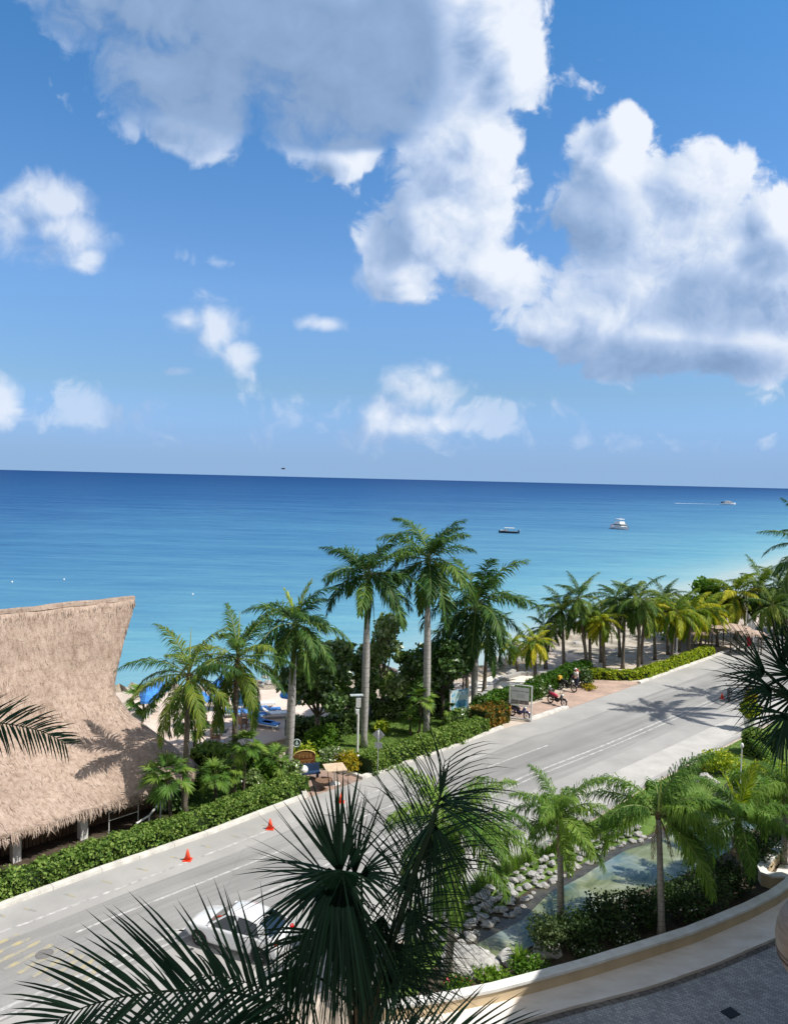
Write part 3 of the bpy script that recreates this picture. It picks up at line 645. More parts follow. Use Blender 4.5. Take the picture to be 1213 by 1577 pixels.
for (bx, by, cx, cy, lab, n, sc_) in (
    (284, 1255, 291, 1040, 'coconut palm at the end of the large thatched roof, throwing its shadow on the thatch', 19, .86),
    (358, 1228, 366, 1015, 'coconut palm with long drooping yellowish fronds in front of the beach club', 19, .92)):
    b = G(bx, by); c = D(cx, cy, b[1]); palm('coconut_palm', 'coco', b, c, lab, n=n + 2, scale=sc_ * 1.12, rad=(.17, .12), seed=bx, emin=-58, skirt=2, spear=2.0)
for (bx, by, cx, cy, lab) in ((720, 1072, 713, 985, 'slim coconut palm half hidden behind the fourth royal palm'), (745, 1066, 750, 985, 'slender leaning coconut palm in front of the white sand path')):
    b = G(bx, by); palm('coconut_palm', 'coco', b, D(cx, cy, b[1]), lab, n=13, scale=.85, rad=(.17, .12), seed=bx, emin=-60)
BG = 'coconut palms standing on the rocky beach beyond the road'
beach = [  # base x,y crown x,y label yellow scale
    (824, 1057, 822, 996, 'short yellow-fronded coconut palm growing out of the hedge behind the billboard', 1, .72),
    (797, 1036, 788, 1000, 'low yellow coconut palm beside the white sand path, leaning left', 1, .6),
    (840, 1030, 838, 975, 'slim coconut palm on the rocks behind the short yellow one', 0, .7),
    (868, 1033, 864, 944, 'coconut palm with a thick dark trunk, leftmost of the tall row on the beach', 0, .92),
    (904, 1036, 890, 930, 'coconut palm whose thin trunk leans left just past the parked motorbikes', 0, 1.0),
    (908, 1034, 907, 958, 'straight grey coconut palm crossed by the leaning trunk near the motorbikes', 1, .8),
    (925, 1020, 922, 955, 'thin coconut palm standing behind the low lime hedge near its left end', 0, .75),
    (930, 1037, 927, 962, 'short coconut palm with flared base directly at the left end of the lime hedge', 1, .75),
    (954, 1012, 948, 928, 'coconut palm set back on the sand, second row, dark green crown', 0, .85),
    (958, 1030, 962, 938, 'coconut palm in the open sand left of the tallest beach palm', 0, .9),
    (982, 1036, 984, 932, 'tallest beach coconut palm, dark crown, trunk rising from the lime hedge', 0, 1.05),
    (986, 1022, 992, 950, 'pale-leaved coconut palm touching the tallest beach palm from behind', 1, .8),
    (1008, 1016, 1005, 946, 'coconut palm leaning left over open sand right of the tallest beach palm', 1, .9),
    (1028, 1008, 1022, 930, 'coconut palm of the back row, feathery green top above its neighbours', 0, .85),
    (1033, 1021, 1040, 950, 'coconut palm with yellow hanging fronds right beside the short white post', 1, .95),
    (1044, 1003, 1052, 940, 'coconut palm half hidden behind yellow crowns near the dark thatched shelter', 1, .8),
    (1059, 1014, 1063, 950, 'coconut palm with straight black trunk at the end of the lime hedge', 1, .95),
    (1076, 1004, 1086, 946, 'coconut palm below the bright sea grape treetop', 1, .95),
    (1104, 996, 1100, 950, 'stubby coconut palm before the pale parasol roofs', 1, .75),
    (1131, 985, 1131, 922, 'yellow-green coconut palm towering over the pale round thatched huts', 1, 1.35),
    (1172, 985, 1170, 914, 'deep green coconut palm right of the red and white flag', 0, 1.35),
    (1210, 985, 1207, 912, 'deep green coconut palm cut by the right picture edge above the huts', 0, 1.35),
    (1192, 995, 1189, 940, 'lower coconut palm squeezed behind the dark fan palm', 0, 1.1)]
for i, (bx, by, cx, cy, lab, ylw, s) in enumerate(beach):
    b = G(bx, by); c = D(cx, cy - 7, b[1])
    palm('coconut_palm', 'coco_sun' if ylw else 'coco', b, c, lab, group=BG, n=23 + i % 4, scale=s * .88, emax=76, rad=(.17, .11), seed=i * 13, emin=-55, ring_n=8, spear=.7, skirt=1 + i % 2)
# palms by the road on the right whose shadows lie across the asphalt
for (bx, by, cx, cy, lab, s, azs) in ((1236, 1112, 1246, 842, 'tall coconut palm at the right roadside, its frond tips hanging over the sea view', 1.1, None), (1278, 1084, 1296, 850, 'tall roadside coconut palm just outside the right edge, shadow across both lanes', 1.05, None)):
    b = G(bx, by); palm('coconut_palm', 'coco', b, D(cx, cy, b[1]), lab, n=18, scale=s, rad=(.2, .14), seed=bx, emin=-50, azs=azs)
QG = 'feathery queen palms around the pond'
for (bx, by, cx, cy, lab, n, s, kw) in (
    (863, 1430, 861, 1262, 'small queen palm with upright plume standing in the pond shallows, middle of the near bank', 15, .82, dict(emin=-25, emax=88)),
    (1018, 1444, 1013, 1255, 'queen palm with a slim pale trunk and widest weeping crown, over the pond', 17, 1.0, dict(emin=-15, azs=(0.1, -.4, 2.7, 5.3, .5, 5.8, 1.2, 3.4))),
    (1137, 1372, 1137, 1262, 'queen palm with shaggy brown leaf bases and one lime young frond, by the wall corner', 13, .95, dict(emin=0, skirt=6, young=YOUNG)),
    (690, 1502, 706, 1278, 'queen palm half hidden behind the dark foreground fan palm, arching over the lawn', 16, 1.0, dict(emin=-25)),
    (1206, 1330, 1210, 1215, 'queen palm at the right edge beyond the wall, crown cut by the frame', 13, .95, dict(emin=-15))):
    b = G(bx, by); palm('queen_palm', 'queen', b, D(cx, cy, b[1]), lab, group=QG, n=n + 5, scale=s, rad=(.14, .1), trunk='queen_trunk', seed=bx, spear=1.2, **{'skirt': 3, **kw})
# ---- small fan palms
def fan_lib():
    out = []
    for i, e in enumerate((75, 50, 25, 0, -25)):
        for v in range(2):
            mb = MB(); ed = math.radians(e); ax = np.array([math.cos(ed), 0, math.sin(ed)]); nn = np.array([-math.sin(ed), 0, math.cos(ed)]); hub = ax * .75
            d = math.radians(e - 35); fan(mb, hub, np.array([math.cos(d), 0, math.sin(d)]), np.array([-math.sin(d), 0, math.cos(d)]), .72, 2.3, 26, .06, .35, .4, seed=i * 7 + v, base=(0, 0, 0), rw=.014)
            out.append((e, mb.mesh('fan_leaf', [M['fanleaf'], M['rachis']])))
    return out
SP['fan'] = fan_lib()
FG = 'small fan palms in the lawn between hedge and beach club'
for (bx, by, cx, cy, lab, s, n) in ((264, 1274, 258, 1200, 'green fan palm against the corner of the large thatched roof', 1.05, 17), (332, 1246, 332, 1198, 'low fan palm on the lawn just right of the leaning coconut trunk', .8, 14),
    (374, 1232, 379, 1150, 'taller fan palm with a slim stem left of the round-topped sign', .85, 16), (350, 1236, 352, 1190, 'fan palm in the shade below the tall slim-stemmed one', .75, 13), (426, 1212, 425, 1172, 'fan palm in front of the first royal palm trunk', .75, 13),
    (645, 1132, 648, 1080, 'fan palm touching the tallest royal palm trunk', .9, 14), (632, 1132, 631, 1108, 'knee-high fan palm in the shade left of the tallest royal trunk', .7, 12), (692, 1118, 692, 1095, 'dark stubby fan palm below the blue map board', .6, 12),
    (222, 1100, 221, 1080, 'fan palm on the sand beside the beach umbrellas behind the roof', 1.2, 12), (300, 1150, 301, 1118, 'fan palm at the sand edge behind the coconut trunk', 1.0, 12)):
    b = G(bx, by); palm('fan_palm', 'fan', b, D(cx, cy, b[1]), lab, 'fan palm', FG, n=n, scale=s, rad=(.09, .08), trunk='dark_trunk', seed=bx, emax=80, emin=-28, spear=0, ring_n=7, skirt=0)
# ---------------------------------------------------------------- leaf clouds: hedges, bushes, trees
def leaves(mb, P, size, rg, flat=.0, mi=0, N=None, asp=1.5):
    n = len(P); d = rg.normal(0, 1, (n, 3)); d /= np.linalg.norm(d, axis=1)[:, None]
    if N is not None: d = d * (1 - flat) + N * flat; d /= np.linalg.norm(d, axis=1)[:, None]
    r = rg.normal(0, 1, (n, 3)); a = np.cross(d, r); a /= np.linalg.norm(a, axis=1)[:, None]; b = np.cross(d, a)
    s = (size * rg.uniform(.65, 1.3, n))[:, None] / 2
    V = np.stack([P - a * s * asp, P - b * s + d * s * .25, P + a * s * asp, P + b * s + d * s * .25], 1).reshape(-1, 3)
    o = len(mb.v); mb.v.extend(map(tuple, V.tolist())); mb.f.extend([(o + 4 * i, o + 4 * i + 1, o + 4 * i + 2, o + 4 * i + 3) for i in range(n)]); mb.m.extend([mi] * n)
def hedge(pts, w, h, label, mat='hedge', leaf=.1, dens_=190, seed=1, z0=0, taperL=0.0, name='hedge', group=None, wob=.12):
    """clipped hedge along a ground line: dark twiggy core and a skin of leaves"""
    rg = np.random.default_rng(seed); pts = [np.array(p) for p in pts]; L = sum(np.linalg.norm(b - a) for a, b in zip(pts[:-1], pts[1:]))
    cen = dens(pts, .7); lf = offset_line(cen, w / 2 * .86); rt = offset_line(cen, -w / 2 * .86)
    t = thing(name, pts[len(pts) // 2] * [1, 1, 0], label, 'hedge', group)
    core = MB(); k = len(cen)
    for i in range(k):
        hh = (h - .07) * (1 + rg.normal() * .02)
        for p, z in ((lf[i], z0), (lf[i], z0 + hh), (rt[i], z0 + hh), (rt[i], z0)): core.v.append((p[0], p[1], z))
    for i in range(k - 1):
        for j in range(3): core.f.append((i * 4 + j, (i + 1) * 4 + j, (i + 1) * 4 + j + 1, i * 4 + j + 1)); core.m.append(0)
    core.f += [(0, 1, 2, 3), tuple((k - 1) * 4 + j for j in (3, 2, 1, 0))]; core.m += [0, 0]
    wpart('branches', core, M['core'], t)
    n = int(L * (2 * h + w) * dens_); s = rg.random(n); cum = np.concatenate([[0], np.cumsum([np.linalg.norm(b - a) for a, b in zip(cen[:-1], cen[1:])])]); cum /= cum[-1]
    C = np.stack([np.interp(s, cum, [p[c] for p in cen]) for c in range(3)], 1)
    tg = np.stack([np.interp(s, cum, [nrm(cen[min(i + 1, k - 1)] - cen[max(i - 1, 0)])[c] for i in range(k)]) for c in range(3)], 1)
    nr = np.stack([-tg[:, 1], tg[:, 0], tg[:, 2] * 0], 1); nr /= np.linalg.norm(nr, axis=1)[:, None]
    u = rg.random(n) * (2 * h + w)
    bul = 1 + wob * np.sin(s * L * 1.3 + 1) * np.sin(s * L * .47) + .05 * np.sin(s * L * 4.1)
    x = np.where(u < h, -w / 2, np.where(u < h + w, u - h - w / 2, w / 2)); z = np.where(u < h, u, np.where(u < h + w, h, 2 * h + w - u))
    Nn = np.where((u < h)[:, None], -nr, np.where((u < h + w)[:, None], np.array([[0, 0, 1.0]]), nr))
    P = C + nr * (x * bul)[:, None]; P[:, 2] = z0 + z * (1 + (bul - 1) * .4) + rg.normal(0, .02, n)
    P += Nn * (rg.normal(0, .045, n) + .05 * np.sin(P[:, 0:1] * 5 + P[:, 1:2] * 3 + P[:, 2:3] * 6)[:, 0])[:, None]
    fo = MB(); leaves(fo, P, leaf, rg, .35, N=Nn); wpart('foliage', fo, M[mat] if isinstance(mat, str) else mat, t); return t
def clump(mb, c, r, n, leaf, rg, flat=.25, mi=0, hollow=.55, asp=1.5):
    d = rg.normal(0, 1, (n, 3)); d /= np.linalg.norm(d, axis=1)[:, None]; q = (hollow + (1 - hollow) * rg.random(n) ** .6)
    lump = 1 + .22 * np.sin(d[:, 0] * 5 + c[0] * 3) * np.sin(d[:, 1] * 4 + c[1]) + .12 * np.sin(d[:, 2] * 9 + c[0])
    P = np.array(c) + d * (q * lump)[:, None] * np.array(r); leaves(mb, P, leaf, rg, flat, mi, d, asp)
def bush(base, w, h, label, mat='bush', leaf=.11, n=700, name='bush', cat='bush', group=None, seed=1, flowers=None, nc=5, dp=None):
    rg = np.random.default_rng(seed); b = np.array(base, float); t = thing(name, b, label, cat, group); dp = dp or w
    st = MB(); fo = MB()
    for i in range(nc):
        a = i * 2.4 + rg.random(); rr = 0 if i == 0 else .28
        c = b + np.array([math.cos(a) * w * rr, math.sin(a) * dp * rr, h * (.58 if i == 0 else rg.uniform(.4, .62))])
        q = (w * .33, dp * .33, h * .4) if i else (w * .3, dp * .3, h * .44)
        clump(fo, c, q, n // nc, leaf, rg, .2, hollow=.35)
        st.tube([b + rg.normal(0, .03, 3) * [1, 1, 0] - [0, 0, .05], (b + c) / 2 + rg.normal(0, .05, 3), c], [.03, .022, .01], 5)
    wpart('stem', st, M['bark'], t); wpart('foliage', fo, M[mat], t)
    if flowers:
        fl = MB(); k = flowers[1]; d = rg.normal(0, 1, (k, 3)); d[:, 2] = abs(d[:, 2]); d /= np.linalg.norm(d, axis=1)[:, None]
        leaves(fl, b + np.array([0, 0, h * .45]) + d * [w * .5, dp * .5, h * .5], flowers[2], rg, .3, asp=1.1); wpart('flowers', fl, M[flowers[0]], t)['kind'] = 'stuff'
    return t
def tree(base, top_z, w, label, n=4200, leaf=.24, mat='grape', nc=13, seed=1, cz0=.28, name='sea_grape_tree', cat='tree', group=None, trunk=.16, off=(0, 0)):
    rg = np.random.default_rng(seed); b = np.array(base, float); h = top_z - b[2]; t = thing(name, b, label, cat, group)
    tr = MB(); fo = MB(); fork = b + np.array([off[0] * .3, off[1] * .3, h * .3])
    tr.tube([b - [0, 0, .1], b + (fork - b) * .5 + rg.normal(0, .08, 3), fork], [trunk * 1.3, trunk, trunk * .85], 8)
    for i in range(nc):
        a = i * 2.39996 + rg.uniform(-.3, .3); q = math.sqrt((i + .5) / nc); up = rg.uniform(cz0, 1.0) if i > 2 else (.95, .8, .7)[i]
        rad = w * .5 * q * math.sin(max(.25, min(1.0, 1.15 - abs(up - .55))) * PI / 2)
        cr = w * rg.uniform(.15, .24)
        c = b + np.array([off[0] + math.cos(a) * max(0, rad - cr * .7), off[1] + math.sin(a) * max(0, rad - cr * .7), min(h * up, h - cr * .75)])
        clump(fo, c, (cr, cr, cr * .8), n // nc, leaf, rg, .3, hollow=.3, asp=1.25)
        m = (fork + c) / 2 + rg.normal(0, .12, 3); tr.tube([fork, m, c], [trunk * .5, trunk * .3, trunk * .1], 5)
    wpart('trunk', tr, M['bark'], t, True); wpart('crown', fo, M[mat], t); return t
hedge([G(*p) for p in ((-60, 1406), (0, 1381), (158, 1325), (320, 1271), (400, 1239), (466, 1214))], 1.1, .76, 'long clipped green hedge along the kerb in front of the large thatched roof', seed=3, dens_=230, leaf=.105)
hedge([G(*p) for p in ((562, 1191), (640, 1163), (700, 1142), (742, 1126))], 1.15, .95, 'clipped green hedge along the kerb behind the diamond road sign', seed=4, dens_=200, leaf=.12)
hedge([G(*p) for p in ((735, 1124), (752, 1117), (775, 1108))], 1.25, 1.35, 'orange and green croton hedge at the kerb end beside the billboard', 'croton', leaf=.14, dens_=150, seed=5)
hedge([G(*p) for p in ((757, 1091), (815, 1077), (838, 1064), (880, 1044), (903, 1038))], 1.0, 1.15, 'bright lime hedge behind the parked motorbikes', 'bush', leaf=.16, dens_=110, seed=6)
hedge([G(*p) for p in ((908, 1044), (960, 1046), (990, 1044), (1040, 1026), (1092, 1006))], 1.1, .7, 'low lime-yellow hedge along the kerb in front of the beach palms', 'lime', leaf=.16, dens_=100, seed=7)
hedge([G(*p) for p in ((300, 1178), (370, 1183), (425, 1183))], 1.6, 1.1, 'clipped hedge at the back of the lawn below the beach terrace', 'hedge', leaf=.14, dens_=120, seed=8)
hedge([G(*p) for p in ((440, 1140), (505, 1136), (560, 1120))], 1.1, 1.3, 'dark hedge between terrace and sea grape trees', 'grape', leaf=.16, dens_=100, seed=9)
hedge([G(*p) for p in ((570, 1106), (640, 1102), (700, 1092))], 1.0, 1.2, 'dark shaded hedge in front of the small thatched bar', 'grape', leaf=.16, dens_=100, seed=10)
hedge([G(*p) for p in ((1146, 1158), (1200, 1172))], 1.3, 1.5, 'square dark box hedge at the end of the lawn by the right edge', 'hedge', leaf=.1, dens_=220, seed=11)
for i, (bx, by, ty, wpx, lab, n) in enumerate((
    (488, 1148, 1000, 118, 'rounded sea grape tree between the first two royal palms', 4200), (520, 1120, 985, 80, 'sea grape tree behind the lamp pole', 2600),
    (590, 1105, 948, 92, 'tall sea grape tree rising right of the second royal palm, silver-green leaves', 3600), (640, 1100, 1000, 80, 'dark sea grape tree left of the tallest royal trunk', 3000),
    (680, 1105, 985, 95, 'dark dense sea grape tree right of the tallest royal trunk', 4200), (556, 1112, 1010, 70, 'low sea grape tree in front of the left thatched bar roof', 2200))):
    b = G(bx, by); tree(b, D(bx, ty, b[1])[2], 1.05 * wpx / F * b[1], lab, n=int(n * 1.3), seed=i + 20, leaf=.27)
b = G(1090, 975); tree(b, D(1085, 893, b[1])[2], 6.5, 'bright green almond tree poking above the yellow palms', n=2600, mat='bush', seed=33, leaf=.4, name='almond_tree')
b = G(1205, 975); tree(b, D(1205, 905, b[1])[2], 9, 'dense green tree at the right edge behind the palms', n=2600, mat='grape', seed=34, leaf=.4, name='almond_tree')
b = G(1050, 985); tree(b, D(1050, 940, b[1])[2], 8, 'dark green tree behind the yellow palm crowns', n=2000, mat='bush', seed=35, leaf=.4, name='almond_tree')
for i, (bx, by, wpx, hpx, lab, mat, n, lf) in enumerate((
    (497, 1158, 52, 42, 'bright green rounded bush in front of the sea grape trees', 'bush', 1500, .14), (470, 1172, 45, 26, 'yellow-green bush right above the round-topped sign', 'lime', 700, .15),
    (540, 1186, 44, 30, 'yellow flowering bush at the hedge end by the lamp pole', 'ygold', 600, .13), (515, 1180, 40, 32, 'green shrub with small white blossoms behind the little table', 'grape', 800, .13),
    (410, 1213, 46, 46, 'yellow-green leafy shrub between fan palm and first royal palm', 'bush', 1100, .15), (392, 1222, 40, 38, 'dark shrub under the slim-stemmed fan palm', 'grape', 900, .14),
    (452, 1200, 34, 30, 'dark low shrub at the foot of the first royal palm', 'grape', 600, .14), (310, 1210, 40, 30, 'round dark shrub on the lawn behind the leaning coconut trunk', 'hedge', 700, .13),
    (275, 1250, 34, 22, 'low dark shrub at the foot of the leaning coconut palm', 'grape', 500, .13), (10, 1378, 26, 34, 'dark purple-leaved shrub at the left picture edge', 'core', 300, .18),
    (752, 1106, 52, 40, 'leafy green shrub behind the croton hedge', 'bush', 1300, .15), (706, 1118, 44, 26, 'dark green shrub below the fourth royal palm', 'grape', 800, .15),
    (590, 1128, 26, 20, 'small bright yellow-green shrub in the shade of the tall trees', 'lime', 350, .14), (825, 1074, 34, 34, 'dark leafy shrub at the foot of the short yellow palm', 'grape', 700, .15),
    (902, 1058, 20, 34, 'dark upright shrub beside the last parked motorbike', 'grape', 500, .15), (908, 1062, 24, 9, 'low golden ground shrub in the brick bay', 'ygold', 260, .12),
    (1190, 1210, 70, 40, 'light green feathery shrub left of the box hedge', 'lime', 1200, .13), (1110, 1192, 60, 40, 'bright lime shrub by the lawn edge at the right', 'lime', 1200, .12), (1150, 1225, 50, 45, 'dark green shrub between pond and box hedge', 'bush', 1200, .12),
    (1196, 1260, 70, 60, 'tall dark green shrub at the right end of the pond', 'grey_shrub', 1800, .12))):
    b = G(bx, by); bush(b, wpx / F * b[1], hpx / F * b[1], lab, mat, lf, n, seed=i + 50, flowers=(('whitefl', 60, .12) if 'white blossoms' in lab else None))
PG = 'dark shrubs between pond and curved wall'
for i, (bx, by, wpx, hpx, lab, mat, n) in enumerate((
    (840, 1462, 60, 72, 'loose dark shrub at the foot of the small queen palm', 'grey_shrub', 1500), (890, 1452, 70, 70, 'spreading grey-green shrub right of the small queen palm', 'grey_shrub', 1700),
    (935, 1438, 80, 74, 'broad shrub halfway between the two pale palm trunks', 'grey_shrub', 1800), (985, 1428, 70, 76, 'dense dark shrub just left of the slim pale trunk', 'grey_shrub', 1800),
    (1040, 1415, 80, 78, 'dark leafy shrub just right of the slim pale trunk', 'grey_shrub', 1900), (1085, 1396, 80, 78, 'dark shrub left of the shaggy queen palm', 'grey_shrub', 1800),
    (1125, 1375, 60, 68, 'dark shrub under the shaggy queen palm', 'grey_shrub', 1500), (1165, 1335, 66, 70, 'dark shrub with yellow tips inside the wall corner', 'grey_shrub', 1500), (1195, 1305, 60, 66, 'black-green shrub against the wall at the right edge', 'grey_shrub', 1400),
    (905, 1476, 50, 26, 'low white and pink flowering cover beside the wall', 'grey_shrub', 500), (965, 1460, 50, 26, 'low pale flowering plants by the wall below the broad shrub', 'grey_shrub', 500), (1068, 1412, 50, 30, 'low plants with one orange bloom in the wall shade', 'grey_shrub', 700),
    (760, 1515, 60, 26, 'bright green low plants at the sunny end of the wall', 'bush', 800), (815, 1500, 60, 30, 'grassy bright green plants in front of the big pale rock', 'bush', 800), (705, 1528, 50, 24, 'green plants with red blooms at the wall end by the fan palm', 'bush', 600))):
    b = G(bx, by); bush(b, wpx / F * b[1], .78 * hpx / F * b[1], lab, mat, .085, n, seed=i + 80, group=PG, name='shrub', cat='shrub', nc=9,
        flowers=(('whitefl', 30, .06) if 'white' in lab or 'pale' in lab else ('pinkfl', 40, .09) if 'bloom' in lab else None))
# ---------------------------------------------------------------- pond, rocks, grass
def pondmat():
    m, nt, b, N, L = newmat('pond_water'); p = geo_pos(nt)
    f = noise(nt, p, .55, 5, .6, 1.0); f2 = noise(nt, mapping(nt, p, (.4, .4, 1), (0, 0, .6), (3, 5, 0)), 1.0, 3)
    c = ramp(nt, f, [(.34, (.07, .09, .02)), (.47, (.16, .18, .08)), (.6, (.27, .29, .2)), (.74, (.36, .38, .31))])
    c = mixc(nt, ramp(nt, f2, [(.45, (0, 0, 0)), (.7, (.75, .75, .75))]), c, (.06, .13, .17))
    L(c, b.inputs['Base Color']); b.inputs['Roughness'].default_value = .03; b.inputs['IOR'].default_value = 1.33; b.inputs['Specular IOR Level'].default_value = .8
    bump(nt, b, noise(nt, p, 3.2, 4, .5, .6), .22, .04); return m
pond_px = [(700, 1462), (735, 1440), (790, 1412), (832, 1372), (885, 1345), (905, 1332), (952, 1305), (1000, 1292), (1045, 1272), (1095, 1232), (1125, 1205), (1165, 1190), (1230, 1172), (1290, 1185), (1230, 1235), (1170, 1270), (1120, 1312), (1060, 1345), (990, 1372), (930, 1398), (870, 1432), (810, 1462), (765, 1480), (725, 1478)]
poly_sheet('pond', [G(*p) for p in pond_px], .03, pondmat())
mb = MB(); ribbon(mb, dens([G(*p) + ND * .12 for p in pond_px[:11]], .6), .55, .034); struct('wet_edge', mb, surf('wet_mud', [(.3, (.03, .028, .02)), (.7, (.08, .075, .055))], 2, .25, .4, 10))
rockm = surf('pale_limestone', [(.3, (.13, .126, .12)), (.46, (.38, .37, .35)), (.7, (.6, .59, .57))], 3.5, .95, .8, 14, .05, detail=8, obj=True)
boulderm = surf('tan_boulder', [(.3, (.2, .14, .09)), (.5, (.42, .32, .22)), (.7, (.55, .46, .36))], 3, .95, .8, 12, .05, detail=8, obj=True)
from mathutils import noise as mnoise
def rock_mesh(seed, flat=.6, rough=.35, n=16, m=10, mat=None):
    mb = MB(); mb.ball((0, 0, 0), (1, 1, 1), n, m); out = []
    for v in mb.v:
        p = Vector(v); k = mnoise.noise(p * 1.1 + Vector((seed * 3.7, 0, seed))) * rough * 1.5 + mnoise.noise(p * 2.7 + Vector((0, seed * 5.1, 0))) * rough * .6 + mnoise.noise(p * 6 + Vector((seed, 0, 0))) * rough * .2
        q = p * (1 + k); 
        for ax in ((.6, .2, .77), (-.5, .6, .6), (0, -.7, .7), (.8, -.5, .1), (-.9, -.3, .2)):
            a = Vector(ax).normalized(); dd = q.dot(a) - .78
            if dd > 0: q -= a * dd * .8
        out.append((q.x, q.y, q.z * flat))
    mb.v = out; return mb.mesh('rock', mat or rockm, False)
RK = [rock_mesh(i, .5 + .12 * (i % 3)) for i in range(9)]
rr = random.Random(5); far = [G(*p) for p in ((690, 1468), (735, 1438), (790, 1408), (832, 1370), (885, 1343), (905, 1331), (952, 1304), (1000, 1291))]
farD = dens(far, .36); nr = 0
def rock(p, s, label='pale grey stone in the bank of stones between lawn and pond', group='stones banked along the far side of the pond', me=None, z=.0):
    o = link('rock', me or rr.choice(RK), None, (p[0], p[1], z + s * .22)); o.scale = (s * rr.uniform(.85, 1.25), s * rr.uniform(.75, 1.1), s * rr.uniform(.75, 1.05)); o.rotation_euler = (rr.uniform(-.25, .25), rr.uniform(-.25, .25), rr.random() * 6.28)
    return tag(o, label, 'rock', group)
for i, p in enumerate(farD):
    t = nrm(farD[min(i + 1, len(farD) - 1)] - farD[max(i - 1, 0)]); n_ = np.array([-t[1], t[0], 0]); fall = 1 - .55 * i / len(farD)
    for row in range(4):
        if row == 3 and i > len(farD) * .6: continue
        o = .05 + row * .5 * (.6 + .4 * fall); rock(p + n_ * (o + rr.uniform(-.14, .14)) + t * rr.uniform(-.18, .18), rr.uniform(.12, .24) * (.75 + .3 * fall), z=.02 + row * .05)
for (px, py, s, lab) in ((735, 1487, .7, 'big flat grey rock slab at the lower end of the pond'), (790, 1480, .55, 'pale pinkish rock beside the big flat slab'), (700, 1492, .6, 'grey rock slab tucked behind the fan palm fronds'), (760, 1499, .4, 'cracked grey stone in front of the big flat slab'), (845, 1466, .45, 'pale stone under the loose dark shrub by the pond')):
    rock(G(px, py), s, lab, None, rock_mesh(px, .5, .4, 22, 14))
o = rock(G(1068, 1312), .62, 'tan boulder standing alone in the pond water', None, rock_mesh(77, .72, .4, 24, 16, boulderm), .02)
for (px, py, s) in ((1085, 1198, .38), (1100, 1207, .33), (1070, 1204, .3), (1148, 1201, .4), (1160, 1207, .35), (1092, 1203, .28)): rock(G(px, py), s, 'grey stone on the far edge of the pond near the box hedge', 'grey stones at the far end of the pond')
# grey and brown boulders along the beach
bs = [sh2[i] for i in range(60, len(sh2) - 20)]
for i in range(150):
    p = rr.choice(bs) + ND * rr.uniform(.2, 9.0) * (1 if rr.random() < .5 else .4); s = rr.uniform(.18, .6)
    rock(p, s, 'weathered limestone rock on the beach shelf by the water', 'weathered rocks along the beach', z=-.45 if rr.random() < .3 else -.08)
def tuft(base, h, w, label, n=60, seed=1, mat='grass', name='grass_clump', group=None, wid=.035):
    rg = np.random.default_rng(seed); b = np.array(base, float); a = rg.random(n) * 6.28; q = np.sqrt(rg.random(n)) * w * .3
    P0 = b + np.stack([np.cos(a) * q, np.sin(a) * q, 0 * a], 1); out = np.stack([np.cos(a), np.sin(a), 0 * a], 1) * (w * .5 * rg.uniform(.3, 1, n))[:, None]; hh = (h * rg.uniform(.6, 1.1, n))
    P1 = P0 + out * .35; P1[:, 2] += hh * .65; P2 = P0 + out; P2[:, 2] += hh
    W = np.stack([-np.sin(a), np.cos(a), 0 * a], 1); mb = MB(); mb.strips(P0, P1, P2, W, np.full(n, wid), mid=.9)
    return single(name, mb, M[mat], label, 'ornamental grass', group, base=b)
GG = 'ornamental grass clumps along the rock bank'
for i in range(26):
    p = farD[int(i * (len(farD) - 1) / 25)]; t = nrm(farD[min(int(i * (len(farD) - 1) / 25) + 1, len(farD) - 1)] - farD[max(int(i * (len(farD) - 1) / 25) - 1, 0)]); n_ = np.array([-t[1], t[0], 0])
    tuft(p + n_ * (1.95 - .5 * i / 26 + rr.uniform(-.1, .3)), rr.uniform(.45, .75), rr.uniform(.6, .9), 'bright green grass clump on the lawn edge behind the stones', 80, i, group=GG)
for (px, py, h, lab) in ((800, 1487, .7, 'yellowish reed clump beside the pale rock'), (1000, 1428, .7, 'spiky reed clump in the dark shrubs near the slim trunk'), (855, 1445, .9, 'tall reed clump behind the small queen palm trunk'), (1083, 1186, .9, 'spiky purple-green agave on the lawn by the pavement')):
    tuft(G(px, py), h, .7, lab, 70, px, 'bush' if px != 1083 else 'croton', 'reed_clump' if px != 1083 else 'agave', wid=.05)
# short mown grass on the roadside lawn and garden lawns (one mass)
def grass_field(name, poly, n, h=.07, seed=0):
    rg = np.random.default_rng(seed); P = np.array([p[:2] for p in poly]); lo, hi = P.min(0), P.max(0); X = rg.uniform(lo, hi, (n, 2)); ins = np.zeros(n, bool)
    for i in range(len(P)):
        a, b = P[i], P[i - 1]; c = ((a[1] > X[:, 1]) != (b[1] > X[:, 1])) & (X[:, 0] < (b[0] - a[0]) * (X[:, 1] - a[1]) / (b[1] - a[1] + 1e-12) + a[0]); ins ^= c
    X = X[ins]; k = len(X); P0 = np.stack([X[:, 0], X[:, 1], np.full(k, .012)], 1); o = rg.normal(0, h * .6, (k, 3)); o[:, 2] = h * rg.uniform(.6, 1.3, k)
    a = rg.random(k) * 6.28; mb = MB(); mb.strips(P0, P0 + o * .5, P0 + o, np.stack([np.cos(a), np.sin(a), 0 * a], 1), np.full(k, .03)); me = mb.mesh(name, M['grass']); return tag(link(name, me), kind='stuff')
grass_field('grass', [G(*p) for p in ((680, 1412), (807, 1326), (908, 1267), (1000, 1211), (1086, 1167), (1140, 1139), (1160, 1150), (1060, 1215), (985, 1275), (850, 1335), (690, 1440))], 42000, .08, 2)
grass_field('grass', [G(*p) for p in ((250, 1290), (470, 1215), (450, 1190), (430, 1150), (330, 1172), (240, 1250))], 26000, .08, 3)
